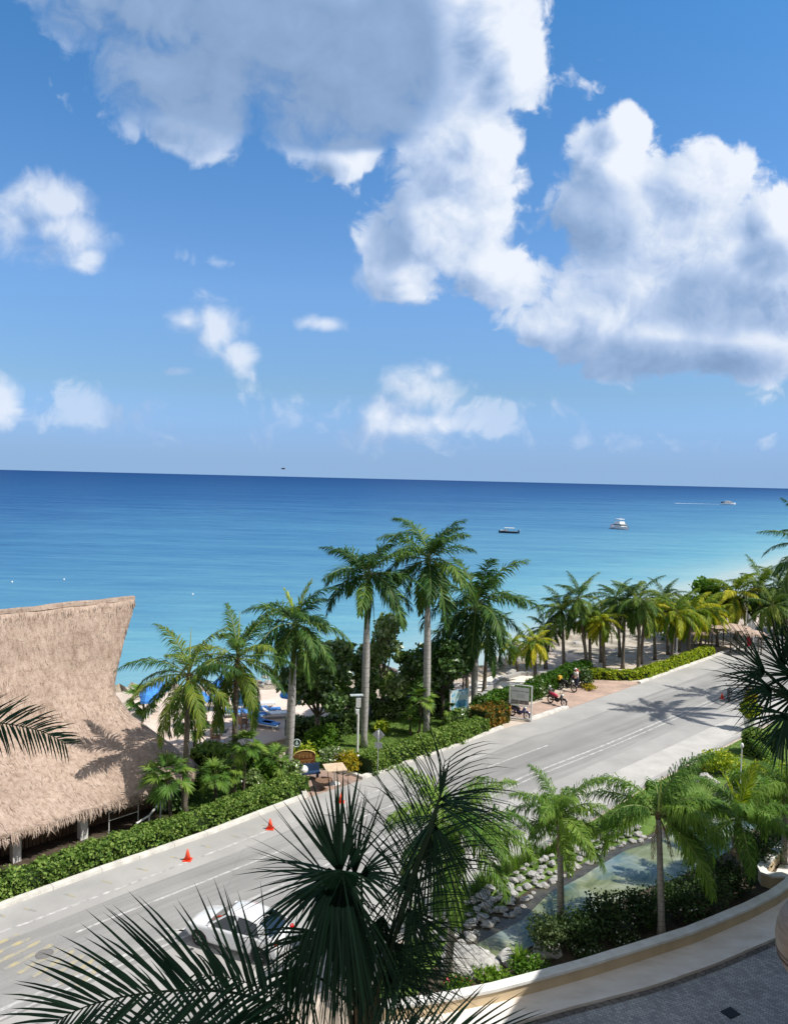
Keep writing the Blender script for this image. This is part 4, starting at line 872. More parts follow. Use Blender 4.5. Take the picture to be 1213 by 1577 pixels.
grass_field('grass', [G(*p) for p in ((560, 1187), (640, 1158), (745, 1118), (700, 1088), (600, 1088), (500, 1112), (460, 1150))], 26000, .09, 4)
# ---------------------------------------------------------------- curved planter wall and forecourt
capl = [G(*p, .62) for p in ((560, 1546), (640, 1540), (700, 1530), (760, 1518), (830, 1500), (900, 1481), (1000, 1450), (1060, 1431), (1100, 1415), (1150, 1394), (1190, 1374), (1213, 1361))]
capl = dens(capl, .8)
capl[-1:] = []
e = capl[-1]
turn = [G(*p, .62) for p in ((1214, 1357), (1216, 1350), (1205, 1346), (1188, 1346), (1176, 1342), (1172, 1334), (1185, 1318), (1213, 1292), (1260, 1250))]
capl += turn
wallm = surf('cream_stucco', [(.25, (.46, .36, .23)), (.45, (.58, .46, .3)), (.7, (.66, .53, .35))], 1.2, .9, .2, 25, stretch=((1, 1, .25),), detail=9); capm = surf('white_cap_stone', [(.25, (.55, .54, .51)), (.45, (.68, .67, .64)), (.7, (.78, .77, .74))], 2.2, .8, .2, 20)
def wallstrip(pts, w, z0, z1):
    mb = MB(); a = offset_line(pts, w / 2); b = offset_line(pts, -w / 2); k = len(pts)
    for p, q in zip(a, b): mb.v += [(p[0], p[1], z0), (p[0], p[1], z1), (q[0], q[1], z1), (q[0], q[1], z0)]
    for i in range(k - 1):
        for j in range(4): j2 = (j + 1) % 4; mb.f.append((i * 4 + j, i * 4 + j2, (i + 1) * 4 + j2, (i + 1) * 4 + j)); mb.m.append(0)
    mb.f += [(3, 2, 1, 0), tuple((k - 1) * 4 + j for j in range(4))]; mb.m += [0, 0]; return mb
pw = thing('planter_wall', capl[len(capl) // 2] * [1, 1, 0], 'low curved cream planter wall with a white cap around the pond garden', 'garden wall')
wpart('wall', wallstrip(capl, .26, 0, .52), wallm, pw); wpart('cap', wallstrip(capl, .37, .522, .62), capm, pw)
base = offset_line(capl[:-len(turn)], -.13)
outer = [G(*p) for p in ((480, 1640), (620, 1625), (760, 1590), (870, 1558), (1000, 1524), (1100, 1489), (1190, 1450), (1240, 1425), (1300, 1385))]
pavst = surf('washed_stone_pavement', [(.3, (.62, .56, .5)), (.5, (.72, .67, .62)), (.7, (.79, .75, .71))], 1.6, .9, .3, 12, stretch=((.5, 1.3, 1), (0, 0, -.6)), detail=8)
mb = MB(); A = dens(base, 1.0); Bp = outer
cum = np.linspace(0, 1, 40)
def resamp(pts, s):
    c = np.concatenate([[0], np.cumsum([np.linalg.norm(b - a) for a, b in zip(pts[:-1], pts[1:])])]); c /= c[-1]; return [np.array([np.interp(q, c, [p[k] for p in pts]) for k in range(3)]) for q in s]
A = resamp(base + [G(1260, 1345), G(1330, 1300)], cum); Bp = resamp(outer, cum)
for p, q in zip(A, Bp): mb.v += [(p[0], p[1], .12), (q[0], q[1], .12), (q[0], q[1], -.02)]
for i in range(39): mb.f += [(i * 3, i * 3 + 1, i * 3 + 4, i * 3 + 3), (i * 3 + 1, i * 3 + 2, i * 3 + 5, i * 3 + 4)]; mb.m += [0, 0]
struct('walkway', mb, pavst)
poly_sheet('walkway_corner', [G(*p) for p in ((1190, 1352), (1230, 1356), (1400, 1280), (1300, 1240), (1213, 1304))], .02, pavst)
mb = MB(); ribbon(mb, offset_line(Bp, -.12), .2, .03); struct('edging', mb, pavermat('dark_edging', ((.13, .12, .11), (.2, .18, .165)), (.08, .07, .065), .5, .25))
poly_sheet('forecourt', [G(*p) for p in ((480, 1640), (620, 1625), (760, 1590), (870, 1558), (1000, 1524), (1100, 1489), (1190, 1450), (1240, 1425), (1300, 1385), (1500, 1400))] + [np.array((20, 6, 0)), np.array((-3, 6, 0)), np.array((-6, 17, 0))], .015, pavermat('grey_cobbles', ((.28, .285, .295), (.46, .465, .47)), (.2, .205, .21), .16, .11, .5, bs=.8))
dr = thing('drain_cover', G(1124, 1561) + [0, 0, .017], 'small dark square drain grate set in the grey cobbles', 'drain')
mb = MB(); mb.box((0, 0, .008), (.5, .4, .012), .5); lpart('plate', mb, plain('cast_iron', (.03, .032, .035), .6, metal=.5), dr); mb = MB()
for i in range(6): mb.box((math.cos(.5) * (i - 2.5) * .075, math.sin(.5) * (i - 2.5) * .075, .017), (.03, .32, .01), .5)
lpart('grate', mb, plain('iron_bars', (.06, .06, .065), .5, metal=.5), dr)
mb = MB(); mb.lathe((0, 0, 0), [(.3, 0), (.3, .012), (.27, .014), (.27, .01), (.05, .01), (.05, .013), (.01, .013)], 24); mb.box((0, 0, .012), (.4, .04, .006))
tag(link('manhole_cover', mb.mesh('manhole_cover', plain('worn_iron', (.16, .155, .15), .8)), None, G(69, 1470) + [0, 0, .012]), 'grey manhole cover in the yellow hatched box on the road', 'manhole cover')
# ---------------------------------------------------------------- hotel wing at the right (outside the picture, shades the forecourt)
hotm = surf('hotel_stucco', [(.3, (.5, .4, .27)), (.7, (.6, .5, .36))], .6, .9, .1); hotel = thing('hotel_building', (20, 14, 0), 'cream hotel wing beside the forecourt, just outside the right edge', 'hotel')
mb = MB(); mb.prism([(3.6, -4), (4.2, 3), (9.6, 15.0), (30, 15.0), (30, -4)], -.1, 32); mb.prism([(9.4, 15.03), (15.2, 25.2), (25, 30.2), (60, 47), (75, 47), (75, 15.03)], -.1, 13.2); wpart('wall', mb, hotm, hotel)
winm = plain('dark_window_glass', (.03, .05, .06), .05, .6)
fa = np.array([9.4, 15.03, 0]); fb = np.array([15.2, 25.2, 0]); t_ = nrm(fb - fa); n_ = np.array([-t_[1], t_[0], 0])
for fl in range(3):
    mb = MB(); mb.bar(fa + t_ * .5 + n_ * .2 + [0, 0, 3.2 * fl + 3.0], fb - t_ * .5 + n_ * .2 + [0, 0, 3.2 * fl + 3.0], .4, .18); wpart('balcony', mb, capm, hotel)
    for k in range(4):
        q = fa + t_ * (2 + k * 2.9) + n_ * .02 + [0, 0, 3.2 * fl + 1.4]; mb = MB(); mb.bar(q - t_ * .8, q + t_ * .8, .03, 2.1); wpart('window', mb, winm, hotel)
fa = np.array([4.2, 3.0, 0]); fb = np.array([9.4, 14.6, 0]); t_ = nrm(fb - fa); n_ = np.array([-t_[1], t_[0], 0])
for fl in range(9):
    for k in range(4):
        q = fa + t_ * (2 + k * 3.0) + n_ * .02 + [0, 0, 3.3 * fl + 1.6]; mb = MB(); mb.bar(q - t_ * .8, q + t_ * .8, .03, 1.9); wpart('window', mb, winm, hotel)
potc = D(1264, 1452, 6.0); mb = MB(); mb.box((potc[0] + 1.25, potc[1], potc[2] - .42), (2.46, .8, .14)); wpart('balcony_ledge', mb, capm, hotel)
pot = thing('urn', potc - [0, 0, .35], 'rounded tan urn with dark banding at the right edge above the cobbles', 'urn')
mb = MB(); mb.lathe((0, 0, 0), [(.17, 0), (.2, .02), (.26, .1), (.3, .18), (.325, .27), (.335, .36), (.325, .45), (.3, .53), (.26, .6), (.2, .65), (.22, .7), (.19, .7)], 40); lpart('body', mb, surf('banded_clay', [(.3, (.17, .13, .1)), (.45, (.23, .19, .15)), (.52, (.18, .14, .11)), (.7, (.25, .22, .19))], 3, .45, .1, stretch=((.6, .6, 4), (.5, .3, 0)), obj=True), pot, True)
for z, r in ((.2, .312), (.25, .322)): mb = MB(); mb.torus((0, 0, z), r, .008, (0, 0, 1), 40, 6); lpart('band', mb, plain('dark_band', (.12, .08, .05), .5), pot, True)
# ---------------------------------------------------------------- the large thatched building
def thatchmat(name, k=1.0):
    m, nt, b, N, L = newmat(name); p = geo_pos(nt)
    f = noise(nt, mapping(nt, p, (5, 5, 1.6)), 1.0, 8, .7); f2 = noise(nt, p, .5, 4, .55); g = N('ShaderNodeNewGeometry')
    c = ramp(nt, f, [(.28, (.27 * k, .195 * k, .155 * k)), (.48, (.42 * k, .33 * k, .272 * k)), (.7, (.54 * k, .45 * k, .385 * k))])
    c = mixc(nt, .8, c, ramp(nt, f2, [(.28, (.7, .66, .64)), (.45, (.95, .93, .92)), (.72, (1.14, 1.13, 1.12))]), 'MULTIPLY')
    c = mixc(nt, .55, c, ramp(nt, g.outputs['Random Per Island'], [(0, (.74, .7, .66)), (1, (1.22, 1.2, 1.18))]), 'MULTIPLY')
    L(c, b.inputs['Base Color']); b.inputs['Roughness'].default_value = .95; b.inputs['Specular IOR Level'].default_value = .1
    sz = N('ShaderNodeSeparateXYZ'); L(p, sz.inputs[0]); crs = mth(nt, 'FRACT', mth(nt, 'ADD', mth(nt, 'MULTIPLY', sz.outputs[2], 1.35), mth(nt, 'MULTIPLY', noise(nt, p, 1.1, 5, .65), 1.5)))
    bump(nt, b, mth(nt, 'ADD', noise(nt, mapping(nt, p, (14, 14, 5)), 1.0, 6, .7), mth(nt, 'MULTIPLY', crs, -.9)), .9, .07); return m
thatch = thatchmat('thatch'); thatch_e = thatchmat('thatch_fringe', .82)
Cc = D(262, 1192, 39.2); HW = 6.0
UP = nrm([.672, .741, 0]); NP = np.array([UP[1], -UP[0], 0])
axis0 = Cc * [1, 1, 0] - NP * HW                     # point on the ridge line (plan) over the end eave
def W_(s, v, z): return axis0 + UP * s + NP * v + np.array([0, 0, z])
LV = [(9.72, .14, 1.2, .08), (9.5, .3, 1.12, .1), (8.6, .5, .78, .15), (7.4, .78, .28, .2), (6.2, 1.15, -.2, .3), (5.3, 1.5, -.5, .5), (4.8, 1.85, -.5, .8), (4.3, 2.5, -.32, 1.1), (3.7, 3.5, .0, 1.6), (3.0, 4.9, .6, 2.0), (2.25, 6.3, 1.25, 2.5), (1.5, 7.55, 1.85, 2.8)]
S0 = -26.0
def ringpts(lv):
    z, hw, e, r = lv; r = min(r, hw); out = []
    ss = list(np.linspace(S0, e - r, 46))
    for s in ss: out.append((s, hw))
    for j in range(1, 9):
        a = PI / 2 * j / 9; out.append((e - r + r * math.sin(a), hw - r + r * math.cos(a)))
    for j in range(0, 7): out.append((e, (hw - r) * (1 - 2 * j / 6)))
    for j in range(1, 9):
        a = PI / 2 * j / 9; out.append((e - r + r * math.cos(a), -(hw - r) - r * math.sin(a)))
    for s in ss[::-1]: out.append((s, -hw))
    return out
LV2 = []
for a, b in zip(LV[:-1], LV[1:]):
    for q in range(3): LV2.append(tuple(a[k] + (b[k] - a[k]) * q / 3 for k in range(4)))
LV2.append(LV[-1])
palapa = thing('thatched_building', axis0 + UP * -8, 'large palapa restaurant with a sweeping pale thatched roof behind the hedge', 'building')
def rfp(li, j, s, v):
    z, hw, e, r = LV2[li]; frac = max(0, min(1, (4.6 - z) / 2.7)); 
    if v > 0 and s < -9.3: k = min(1, (-9.3 - s) / .5); v2 = v + .9 * frac * k; zz = z - .5 * frac * k
    else: v2, zz = v, z
    P = W_(s, v2, zz); k1 = mnoise.noise(Vector(P) * .7) * .09 + mnoise.noise(Vector(P) * 2.2) * .05
    return P + NP * k1 * (1 if v > 0 else -1) + np.array([0, 0, k1 * .7])
mb = MB(); R0 = len(ringpts(LV2[0])); GRID = []
for li, lv in enumerate(LV2):
    row = [rfp(li, j, s, v) for j, (s, v) in enumerate(ringpts(lv))]; GRID.append(row); mb.v += [tuple(p) for p in row]
for li in range(len(LV2) - 1):
    for j in range(R0 - 1): mb.f.append((li * R0 + j, (li + 1) * R0 + j, (li + 1) * R0 + j + 1, li * R0 + j + 1)); mb.m.append(0)
mb.f.append(tuple(range(R0))); mb.m.append(0)
inner = len(mb.v)                                    # underside so the roof has thickness
for j, p in enumerate(GRID[-1]): mb.v.append(tuple(p + np.array([0, 0, .16]) - NP * .25 * (1 if ringpts(LV2[-1])[j][1] > 0 else -1)))
for j in range(R0 - 1): mb.f.append(((len(LV2) - 1) * R0 + j, inner + j, inner + j + 1, (len(LV2) - 1) * R0 + j + 1)); mb.m.append(0)
roof = wpart('roof', mb, thatch, palapa, True)
GRD = np.array(GRID)
m = MB(); m.tube([W_(s, 0, 9.72) + np.array([0, 0, .06 * math.sin(s * 1.7) * .4]) for s in np.linspace(S0, 1.22, 40)], [.2 + .03 * random.random() for _ in range(40)], 8, wob=.25); wpart('ridge_cap', m, thatch_e, roof)
def straw(n, lo, hi, length, wid, lift, seed, rows=None):
    rg = np.random.default_rng(seed); li = rg.uniform(lo, hi, n); jj = rg.uniform(0, R0 - 1.001, n); i0 = np.clip(li.astype(int), 0, len(LV2) - 2); j0 = jj.astype(int); a = (li - i0)[:, None]; b = (jj - j0)[:, None]
    p = GRD[i0, j0] * (1 - a) * (1 - b) + GRD[i0 + 1, j0] * a * (1 - b) + GRD[i0, j0 + 1] * (1 - a) * b + GRD[i0 + 1, j0 + 1] * a * b
    dn = GRD[i0 + 1, j0] - GRD[i0, j0]; dn /= np.linalg.norm(dn, axis=1)[:, None] + 1e-9; al = GRD[i0, j0 + 1] - GRD[i0, j0]; al /= np.linalg.norm(al, axis=1)[:, None] + 1e-9
    nn = np.cross(dn, al); nn /= np.linalg.norm(nn, axis=1)[:, None] + 1e-9; flip = np.sign((nn * (p - (axis0 + UP * -12 + [0, 0, 3]))).sum(1)); nn *= flip[:, None]
    d = dn + al * rg.normal(0, .22, (n, 1)); L_ = length * rg.uniform(.6, 1.3, (n, 1)); m = MB()
    m.strips(p, p + d * L_ * .5 + nn * lift * .8, p + d * L_ + nn * lift * rg.uniform(.2, 1.6, (n, 1)), al, np.full(n, wid)); return m
wpart('thatch_tufts', straw(26000, 0, len(LV2) - 1.01, .3, .03, .018, 4), thatch, roof)
rg = np.random.default_rng(9); n = 7000; jj = rg.integers(0, R0 - 1, n); b = rg.random((n, 1)); p = GRD[-1, jj] * (1 - b) + GRD[-1, jj + 1] * b; al = GRD[-1, jj + 1] - GRD[-1, jj]; al /= np.linalg.norm(al, axis=1)[:, None] + 1e-9
outv = np.cross(al, [0, 0, 1.0]); cen = axis0 + UP * -12; outv *= np.sign((outv * (p - cen)).sum(1))[:, None]
p = p + np.array([0, 0, .1]) - outv * rg.uniform(0, .3, (n, 1)) ; L_ = rg.uniform(.2, .48, (n, 1)) * (1 + .25 * np.sin(jj[:, None] * 1.9)); m = MB()
m.strips(p, p + outv * L_ * .25 - np.array([0, 0, .5]) * L_, p + outv * L_ * .3 + al * rg.normal(0, .12, (n, 1)) - np.array([0, 0, 1.0]) * L_, al, np.full(n, .06)); wpart('eave_fringe', m, thatch_e, roof)
wood = surf('weathered_wood', [(.3, (.12, .07, .045)), (.7, (.24, .15, .1))], 2, .8, .4, 20, stretch=((4, 4, .6),)); whitew = surf('whitewashed_post', [(.3, (.5, .49, .47)), (.7, (.68, .67, .64))], 3, .85, .2, 15)
for (s, v) in [(k, 6.75) for k in (-.6, -5.0, -8.0, -12.0, -16, -20)] + [(-2.6, 3.9), (-7, 3.9), (-.8, 0), (-.8, -5), (-8, -5), (-16, -5)]:
    q = W_(s, v, 0); ph_ = np.interp(abs(v), [0, 3.9, 5, 6.75], [3.6, 3.1, 2.6, 1.85]); m = MB(); m.box((q[0], q[1], ph_ / 2), (.26, .26, ph_), .84); m.box((q[0], q[1], .5), (.35, .35, 1.0), .84); wpart('post', m, whitew, palapa)
m = MB()
for i in range(150):
    s = -.9 - i * .17; q = W_(s, 5.9, 0); hgt = 1.15 + rr.uniform(-.04, .04); m.box((q[0], q[1], hgt / 2), (.13, .05, hgt), math.atan2(UP[1], UP[0]))
wpart('plank_wall', m, wood, palapa)
poly_sheet('floor_shade', [W_(S0, -6, 0), W_(-.4, -6, 0), W_(-.4, 7.8, 0), W_(S0, 7.8, 0)], .02, surf('shade_dark_floor', [(.3, (.04, .03, .022)), (.7, (.09, .065, .045))], 1.5, .8, .2, stretch=((.3, 3, 1),)))  # dark sheet over the bright sand paints the shade under the roof
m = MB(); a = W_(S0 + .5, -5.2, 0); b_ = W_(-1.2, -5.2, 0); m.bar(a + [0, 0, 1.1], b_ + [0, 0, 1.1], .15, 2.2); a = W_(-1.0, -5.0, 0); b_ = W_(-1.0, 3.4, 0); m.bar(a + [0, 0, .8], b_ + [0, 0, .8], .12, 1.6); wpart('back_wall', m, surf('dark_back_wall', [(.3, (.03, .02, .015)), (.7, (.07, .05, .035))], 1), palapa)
m = MB(); q0, q1 = W_(-3.9, 7.1, 1.0), W_(-2.4, 7.1, 1.0); m.tube([q0 * [1, 1, 0], q0, q1, q1 * [1, 1, 0]], .03, 6); m.tube([q0 - [0, 0, .4], q1 - [0, 0, .4]], .02, 6)
single('handrail', m, capm, 'short white handrail between hedge and palapa posts', 'handrail')
m = MB(); q0 = G(214, 1288); m.tube([G(210, 1291) + [0, 0, .7], G(230, 1280) + [0, 0, .75], G(248, 1262) + [0, 0, .95]], .05, 6); m.tube([G(229, 1281), G(230, 1280) + [0, 0, .74]], .04, 6); m.tube([G(247, 1263), G(248, 1262) + [0, 0, .93]], .04, 6); single('handrail', m, whitew, 'slanting pale ramp rail beside the last palapa post', 'handrail')
def hut(cpx, cpy, apex_py, rpx, zeave, label, k=1.0, seed=1, name='thatched_hut', rnd=False, post=6, mat=None):
    b = G(cpx, cpy); r = rpx / F * b[1]; za = D(cpx, apex_py, b[1])[2]; t = thing(name, b, label, 'thatched hut'); mb = MB(); h = za - zeave
    prof = [(r, 0), (r * .99, .06), (r * .8, h * .2), (r * .55, h * .47), (r * .3, h * .75), (r * .12, h * .94), (.06, h)] if not rnd else [(r, 0), (r * .97, .05 * h), (r * .82, h * .4), (r * .58, h * .7), (r * .3, h * .92), (.06, h)]
    mb.lathe(b + [0, 0, zeave], prof, 28, wob=.04); rf = wpart('roof', mb, mat or thatch, t, True); rg = np.random.default_rng(seed); n = 900
    q = rg.random(n) * 6.28; s = rg.random(n); P = np.array(prof); zz = s * h; rad = np.interp(zz, P[:, 1], P[:, 0]); p = b + np.stack([np.cos(q) * rad, np.sin(q) * rad, zeave + zz], 1); dn = np.stack([np.cos(q) * .75, np.sin(q) * .75, np.full(n, -.65)], 1); al = np.stack([-np.sin(q), np.cos(q), 0 * q], 1)
    m = MB(); m.strips(p, p + dn * .2 + [0, 0, .03], p + dn * .42, al, np.full(n, .06)); wpart('thatch_tufts', m, mat or thatch, rf)
    for i in range(post): a = 2 * PI * i / post + .3; c = b + np.array([math.cos(a), math.sin(a), 0]) * r * .82; m = MB(); m.tube([c, c + [0, 0, zeave + .15]], .08, 6); wpart('post', m, M['bark'], t)
    return t
thatch_d = thatchmat('old_thatch', .62)
hut(680, 1072, 990, 50, 2.0, 'brown thatched hut behind the blue map board', seed=2, mat=thatch_d)
hut(578, 1080, 1018, 34, 2.3, 'brown thatched bar roof behind the second royal palm', seed=3, mat=thatch_d)
hut(1062, 1000, 966, 34, 2.2, 'dark thatched shelter among the beach palms', seed=4, mat=thatch_d)
hut(1118, 1000, 962, 34, 2.4, 'pale round thatched hut left of the red and white flag', seed=5, rnd=True)
hut(1152, 1006, 970, 22, 2.2, 'small pale dome-shaped hut below the flag', seed=6, rnd=True)
m = MB(); b = G(604, 1100); m.box((b[0], b[1], .55), (3.6, .5, 1.1), .5); m.box((b[0], b[1], 1.14), (3.9, .7, .07), .5); single('bar_counter', m, surf('bar_stucco', [(.3, (.3, .27, .24)), (.7, (.42, .39, .35))], 2), 'grey bar counter in the shade under the small thatched roof', 'bar counter')
# ---------------------------------------------------------------- small things
redp = plain('cone_orange', (.75, .07, .025), .5); whiteplast = plain('white_plastic', (.75, .75, .73), .4); blackm = plain('black_rubber', (.015, .015, .016), .7); steel = plain('steel', (.45, .46, .47), .35, metal=.8); grey = plain('grey_paint', (.32, .34, .35), .5)
for (px, py, lab) in ((289, 1325, 'orange traffic cone on the white line beside the longest stretch of hedge'), (416, 1277, 'orange traffic cone near the driveway end of the hedge'), (525, 1236, 'orange traffic cone seen between the dark fan palm blades in front of the driveway'), (1111, 1076, 'small orange traffic cone beside the scooter under the palm shadows')):
    b = G(px, py) + [0, 0, .018]; t = thing('traffic_cone', b, lab, 'traffic cone', 'traffic cones on the road'); k = .48 if py > 1100 else .45
    m = MB(); m.lathe((0, 0, 0), [(.15 * k / .5, .03), (.035 * k / .5, k), (.02, k), (.02, k - .02)], 20); lpart('cone', m, redp, t, True); m = MB(); m.box((0, 0, .015), (.38 * k / .5, .38 * k / .5, .03)); lpart('base', m, redp, t)
def wheel(t, c, R, r, ax, tyre, rimc, spokes=8, w=None):
    m = MB(); m.torus(c, R - r, r, ax, 24, 8); wl = lpart('wheel', m, tyre, t, True); m = MB(); ax = nrm(ax)
    m.torus(c, R - 2 * r, r * .35, ax, 24, 6); e = np.array([0, 0, 1.0]); f = np.cross(ax, e)
    for i in range(spokes):
        a = 2 * PI * i / spokes; d = e * math.cos(a) + f * math.sin(a); m.tube([c, np.array(c) + d * (R - 2 * r)], .009, 4)
    m.tube([np.array(c) - ax * .05, np.array(c) + ax * .05], .045, 8); lpart('rim', m, rimc, wl); return wl
def motorbike(p, heading, label, bodyc, seatc=None, kind='bike', box=None, rider=None):
    t = thing('motorbike' if kind == 'bike' else 'scooter', p, label, kind if kind == 'scooter' else 'motorbike', 'motorbikes parked beside the road', heading); bm_ = plain('bike_paint', bodyc, .25, .6, coat=.5); sm = plain('bike_seat', seatc or (.02, .02, .022), .5); dk = plain('bike_engine', (.05, .05, .055), .4, metal=.6)
    R, r = (.29, .045) if kind == 'bike' else (.24, .06)
    for x in (-.62, .62): wheel(t, (x, 0, R), R, r, (0, 1, 0), blackm, steel, 10 if kind == 'bike' else 5)
    m = MB(); m.tube([(-.62, 0, R), (-.3, .0, .34), (.15, 0, .34), (.36, 0, .62)], [.03, .05, .06, .045], 8); m.ball((-.02, 0, .36), (.2, .12, .13)); m.tube([(-.75, .13, .3), (-.3, .14, .27), (0, .12, .25)], [.045, .035, .02], 8); m.tube([(-.05, .1, .2), (-.15, .28, .02)], .012, 5); lpart('engine', m, dk, t, True)
    m = MB(); m.tube([(-.85, 0, .72), (-.55, 0, .66), (-.25, 0, .56)], [.05, .1, .11], 10); m.tube([(-.2, 0, .5), (.2, 0, .46), (.38, 0, .6), (.45, 0, .85)], [.1, .09, .13, .1], 10)
    if kind == 'scooter': m.box((.38, 0, .55), (.06, .38, .55)); m.box((.05, 0, .3), (.6, .32, .06)); m.ball((-.5, 0, .48), (.36, .17, .2))
    lpart('body', m, bm_, t, True)
    m = MB(); m.tube([(.62, .06, R), (.5, .06, .6), (.42, .05, .92)], .022, 6); m.tube([(.62, -.06, R), (.5, -.06, .6), (.42, -.05, .92)], .022, 6); lpart('front_fork', m, steel, t, True)
    m = MB(); m.tube([(.36, -.35, .99), (.42, -.14, .97), (.42, .14, .97), (.36, .35, .99)], .016, 6); m.tube([(.42, .2, .98), (.45, .26, 1.12)], .008, 5); m.ball((.45, .28, 1.15), (.015, .06, .04)); m.tube([(.42, -.2, .98), (.45, -.26, 1.12)], .008, 5); m.ball((.45, -.28, 1.15), (.015, .06, .04)); lpart('handlebar', m, blackm, t, True)
    m = MB(); m.ball((.5, 0, .86), (.08, .1, .09)); lpart('headlight', m, whiteplast, t, True)
    m = MB(); m.tube([(-.7, 0, .8), (-.4, 0, .77), (-.05, 0, .7), (.05, 0, .64)], [.08, .12, .12, .05], 10); lpart('seat', m, sm, t, True)
    for s, x in ((-1, -.62), (1, .62)):
        m = MB(); pts = [(x + (R + .03) * math.cos(a), 0, R + (R + .03) * math.sin(a)) for a in np.linspace(math.radians(25), math.radians(155), 8)]; m.tube(pts, .055, 6); lpart('mudguard', m, bm_, t, True)
    if box: m = MB(); m.box((-.82, 0, .93), (.36, .4, .3), taper=.9); lpart('top_box', m, plain('top_box', box, .4), t)
    return t
bz = np.array([0, 0, .017])
def hd(px, py, qx, qy): d = G(qx, qy) - G(px, py); return math.atan2(d[1], d[0])
motorbike(G(799, 1106) + bz, hd(790, 1103, 812, 1109), 'blue and black motorbike parked under the white sale board', (.03, .03, .16), None, box=(.02, .02, .03))
motorbike(G(857, 1086) + bz, hd(845, 1083, 870, 1090), 'black motorbike with a red seat standing in the brick bay', (.02, .02, .022), (.45, .03, .08))
motorbike(G(873, 1064) + bz, hd(862, 1061, 886, 1067), 'black motorbike with a yellow tail and helmet in the brick bay', (.02, .021, .024), None, box=(.6, .4, .06))
motorbike(G(889, 1056) + bz, hd(880, 1052, 900, 1058), 'dark blue motorbike beside the lime hedge, farther than the yellow one', (.02, .03, .07))
motorbike(G(898, 1054) + bz, hd(888, 1050, 908, 1057), 'black scooter with round white headlight at the far end of the row', (.02, .02, .022), None, 'scooter', (.4, .04, .05))
motorbike(G(838, 1074) + bz, hd(826, 1074, 845, 1072), 'black motorbike half behind the shrub at the billboard', (.03, .03, .03))
motorbike(G(1122, 1078) + [0, 0, .017], hd(1122, 1078, 1124, 1060), 'black and white scooter standing on the right side of the road', (.1, .1, .1), None, 'scooter')
motorbike(G(1150, 1075) + [0, 0, .017], hd(1150, 1075, 1158, 1060), 'dark red motorbike behind the dark fan palm at the roadside', (.22, .02, .03), None)
# person beside the farthest bikes, mostly hidden
def person(p, heading, label, shirt, trousers, h=1.68):
    t = thing('person', p, label, 'person', None, heading); V = []; E = []; Rd = []
    def j(x, y, z, r, par=None):
        V.append((x * h, y * h, z * h)); Rd.append(r * h); i = len(V) - 1
        if par is not None: E.append((par, i))
        return i
    pel = j(0, 0, .53, .085); ch = j(.02, 0, .66, .08, pel); sh = j(.05, 0, .78, .085, ch); nk = j(.06, 0, .845, .035, sh); hd0 = j(.075, 0, .9, .055, nk); j(.085, 0, .955, .052, hd0)
    for s in (-1, 1):
        a = j(.05, s * .1, .79, .04, sh); b = j(.07, s * .125, .64, .03, a); c = j(.17, s * .11, .56, .023, b); dd = j(.21, s * .105, .555, .02, c)
        for f in range(4): j(.245 - .004 * abs(f - 1.5), s * (.09 + .01 * f), .55 - .005 * f, .0055, dd)
        j(.225, s * .085, .565, .006, dd)
        k = j(0, s * .055, .48, .065, pel); l = j(.02, s * .06, .28, .042, k); an = j(-.01, s * .062, .05, .027, l); j(.08, s * .065, .022, .024, an)
    me = bpy.data.meshes.new('body'); me.from_pydata(V, E, []); o = link('body', me, t)
    m = o.modifiers.new('skin', 'SKIN'); o.modifiers.new('sub', 'SUBSURF').render_levels = 2
    sv = me.skin_vertices[0].data
    for i, r in enumerate(Rd): sv[i].radius = (r, r * 1.0)
    sv[0].use_root = True; me.materials.append(plain('skin', (.38, .2, .13), .6))
    mb = MB(); mb.tube([(0, 0, .5 * h), (.02 * h, 0, .66 * h), (.05 * h, 0, .8 * h), (.058 * h, 0, .83 * h)], [.1 * h, .098 * h, .105 * h, .05 * h], 14)
    for s in (-1, 1): mb.tube([(.05 * h, s * .09 * h, .8 * h), (.062 * h, s * .118 * h, .69 * h)], [.052 * h, .044 * h], 10)
    lpart('shirt', mb, plain('shirt', shirt, .8), t, True); mb = MB()
    for s in (-1, 1): mb.tube([(0, s * .04 * h, .535 * h), (0, s * .055 * h, .48 * h), (.02 * h, s * .06 * h, .28 * h), (-.01 * h, s * .062 * h, .07 * h)], [.082 * h, .075 * h, .052 * h, .04 * h], 10)
    lpart('trousers', mb, plain('trousers', trousers, .8), t, True)
    mb = MB(); mb.lathe((.083 * h, 0, .955 * h), [(.062 * h, 0), (.062 * h, .02 * h), (.05 * h, .045 * h), (.02 * h, .058 * h)], 14); mb.box((.145 * h, 0, .958 * h), (.06 * h, .085 * h, .008 * h)); lpart('cap', mb, plain('cap', (.75, .75, .74), .8), t, True)
    mb = MB(); mb.ball((.135 * h, 0, .92 * h), (.012 * h, .01 * h, .014 * h))
    for s in (-1, 1): mb.ball((.128 * h, s * .02 * h, .937 * h), .007 * h, 6, 5)
    lpart('face', mb, plain('face_features', (.3, .15, .1), .6), t, True)
person(G(887, 1060) + bz, 3.6, 'person in a white top and white cap standing among the parked motorbikes', (.78, .78, .76), (.03, .04, .08))
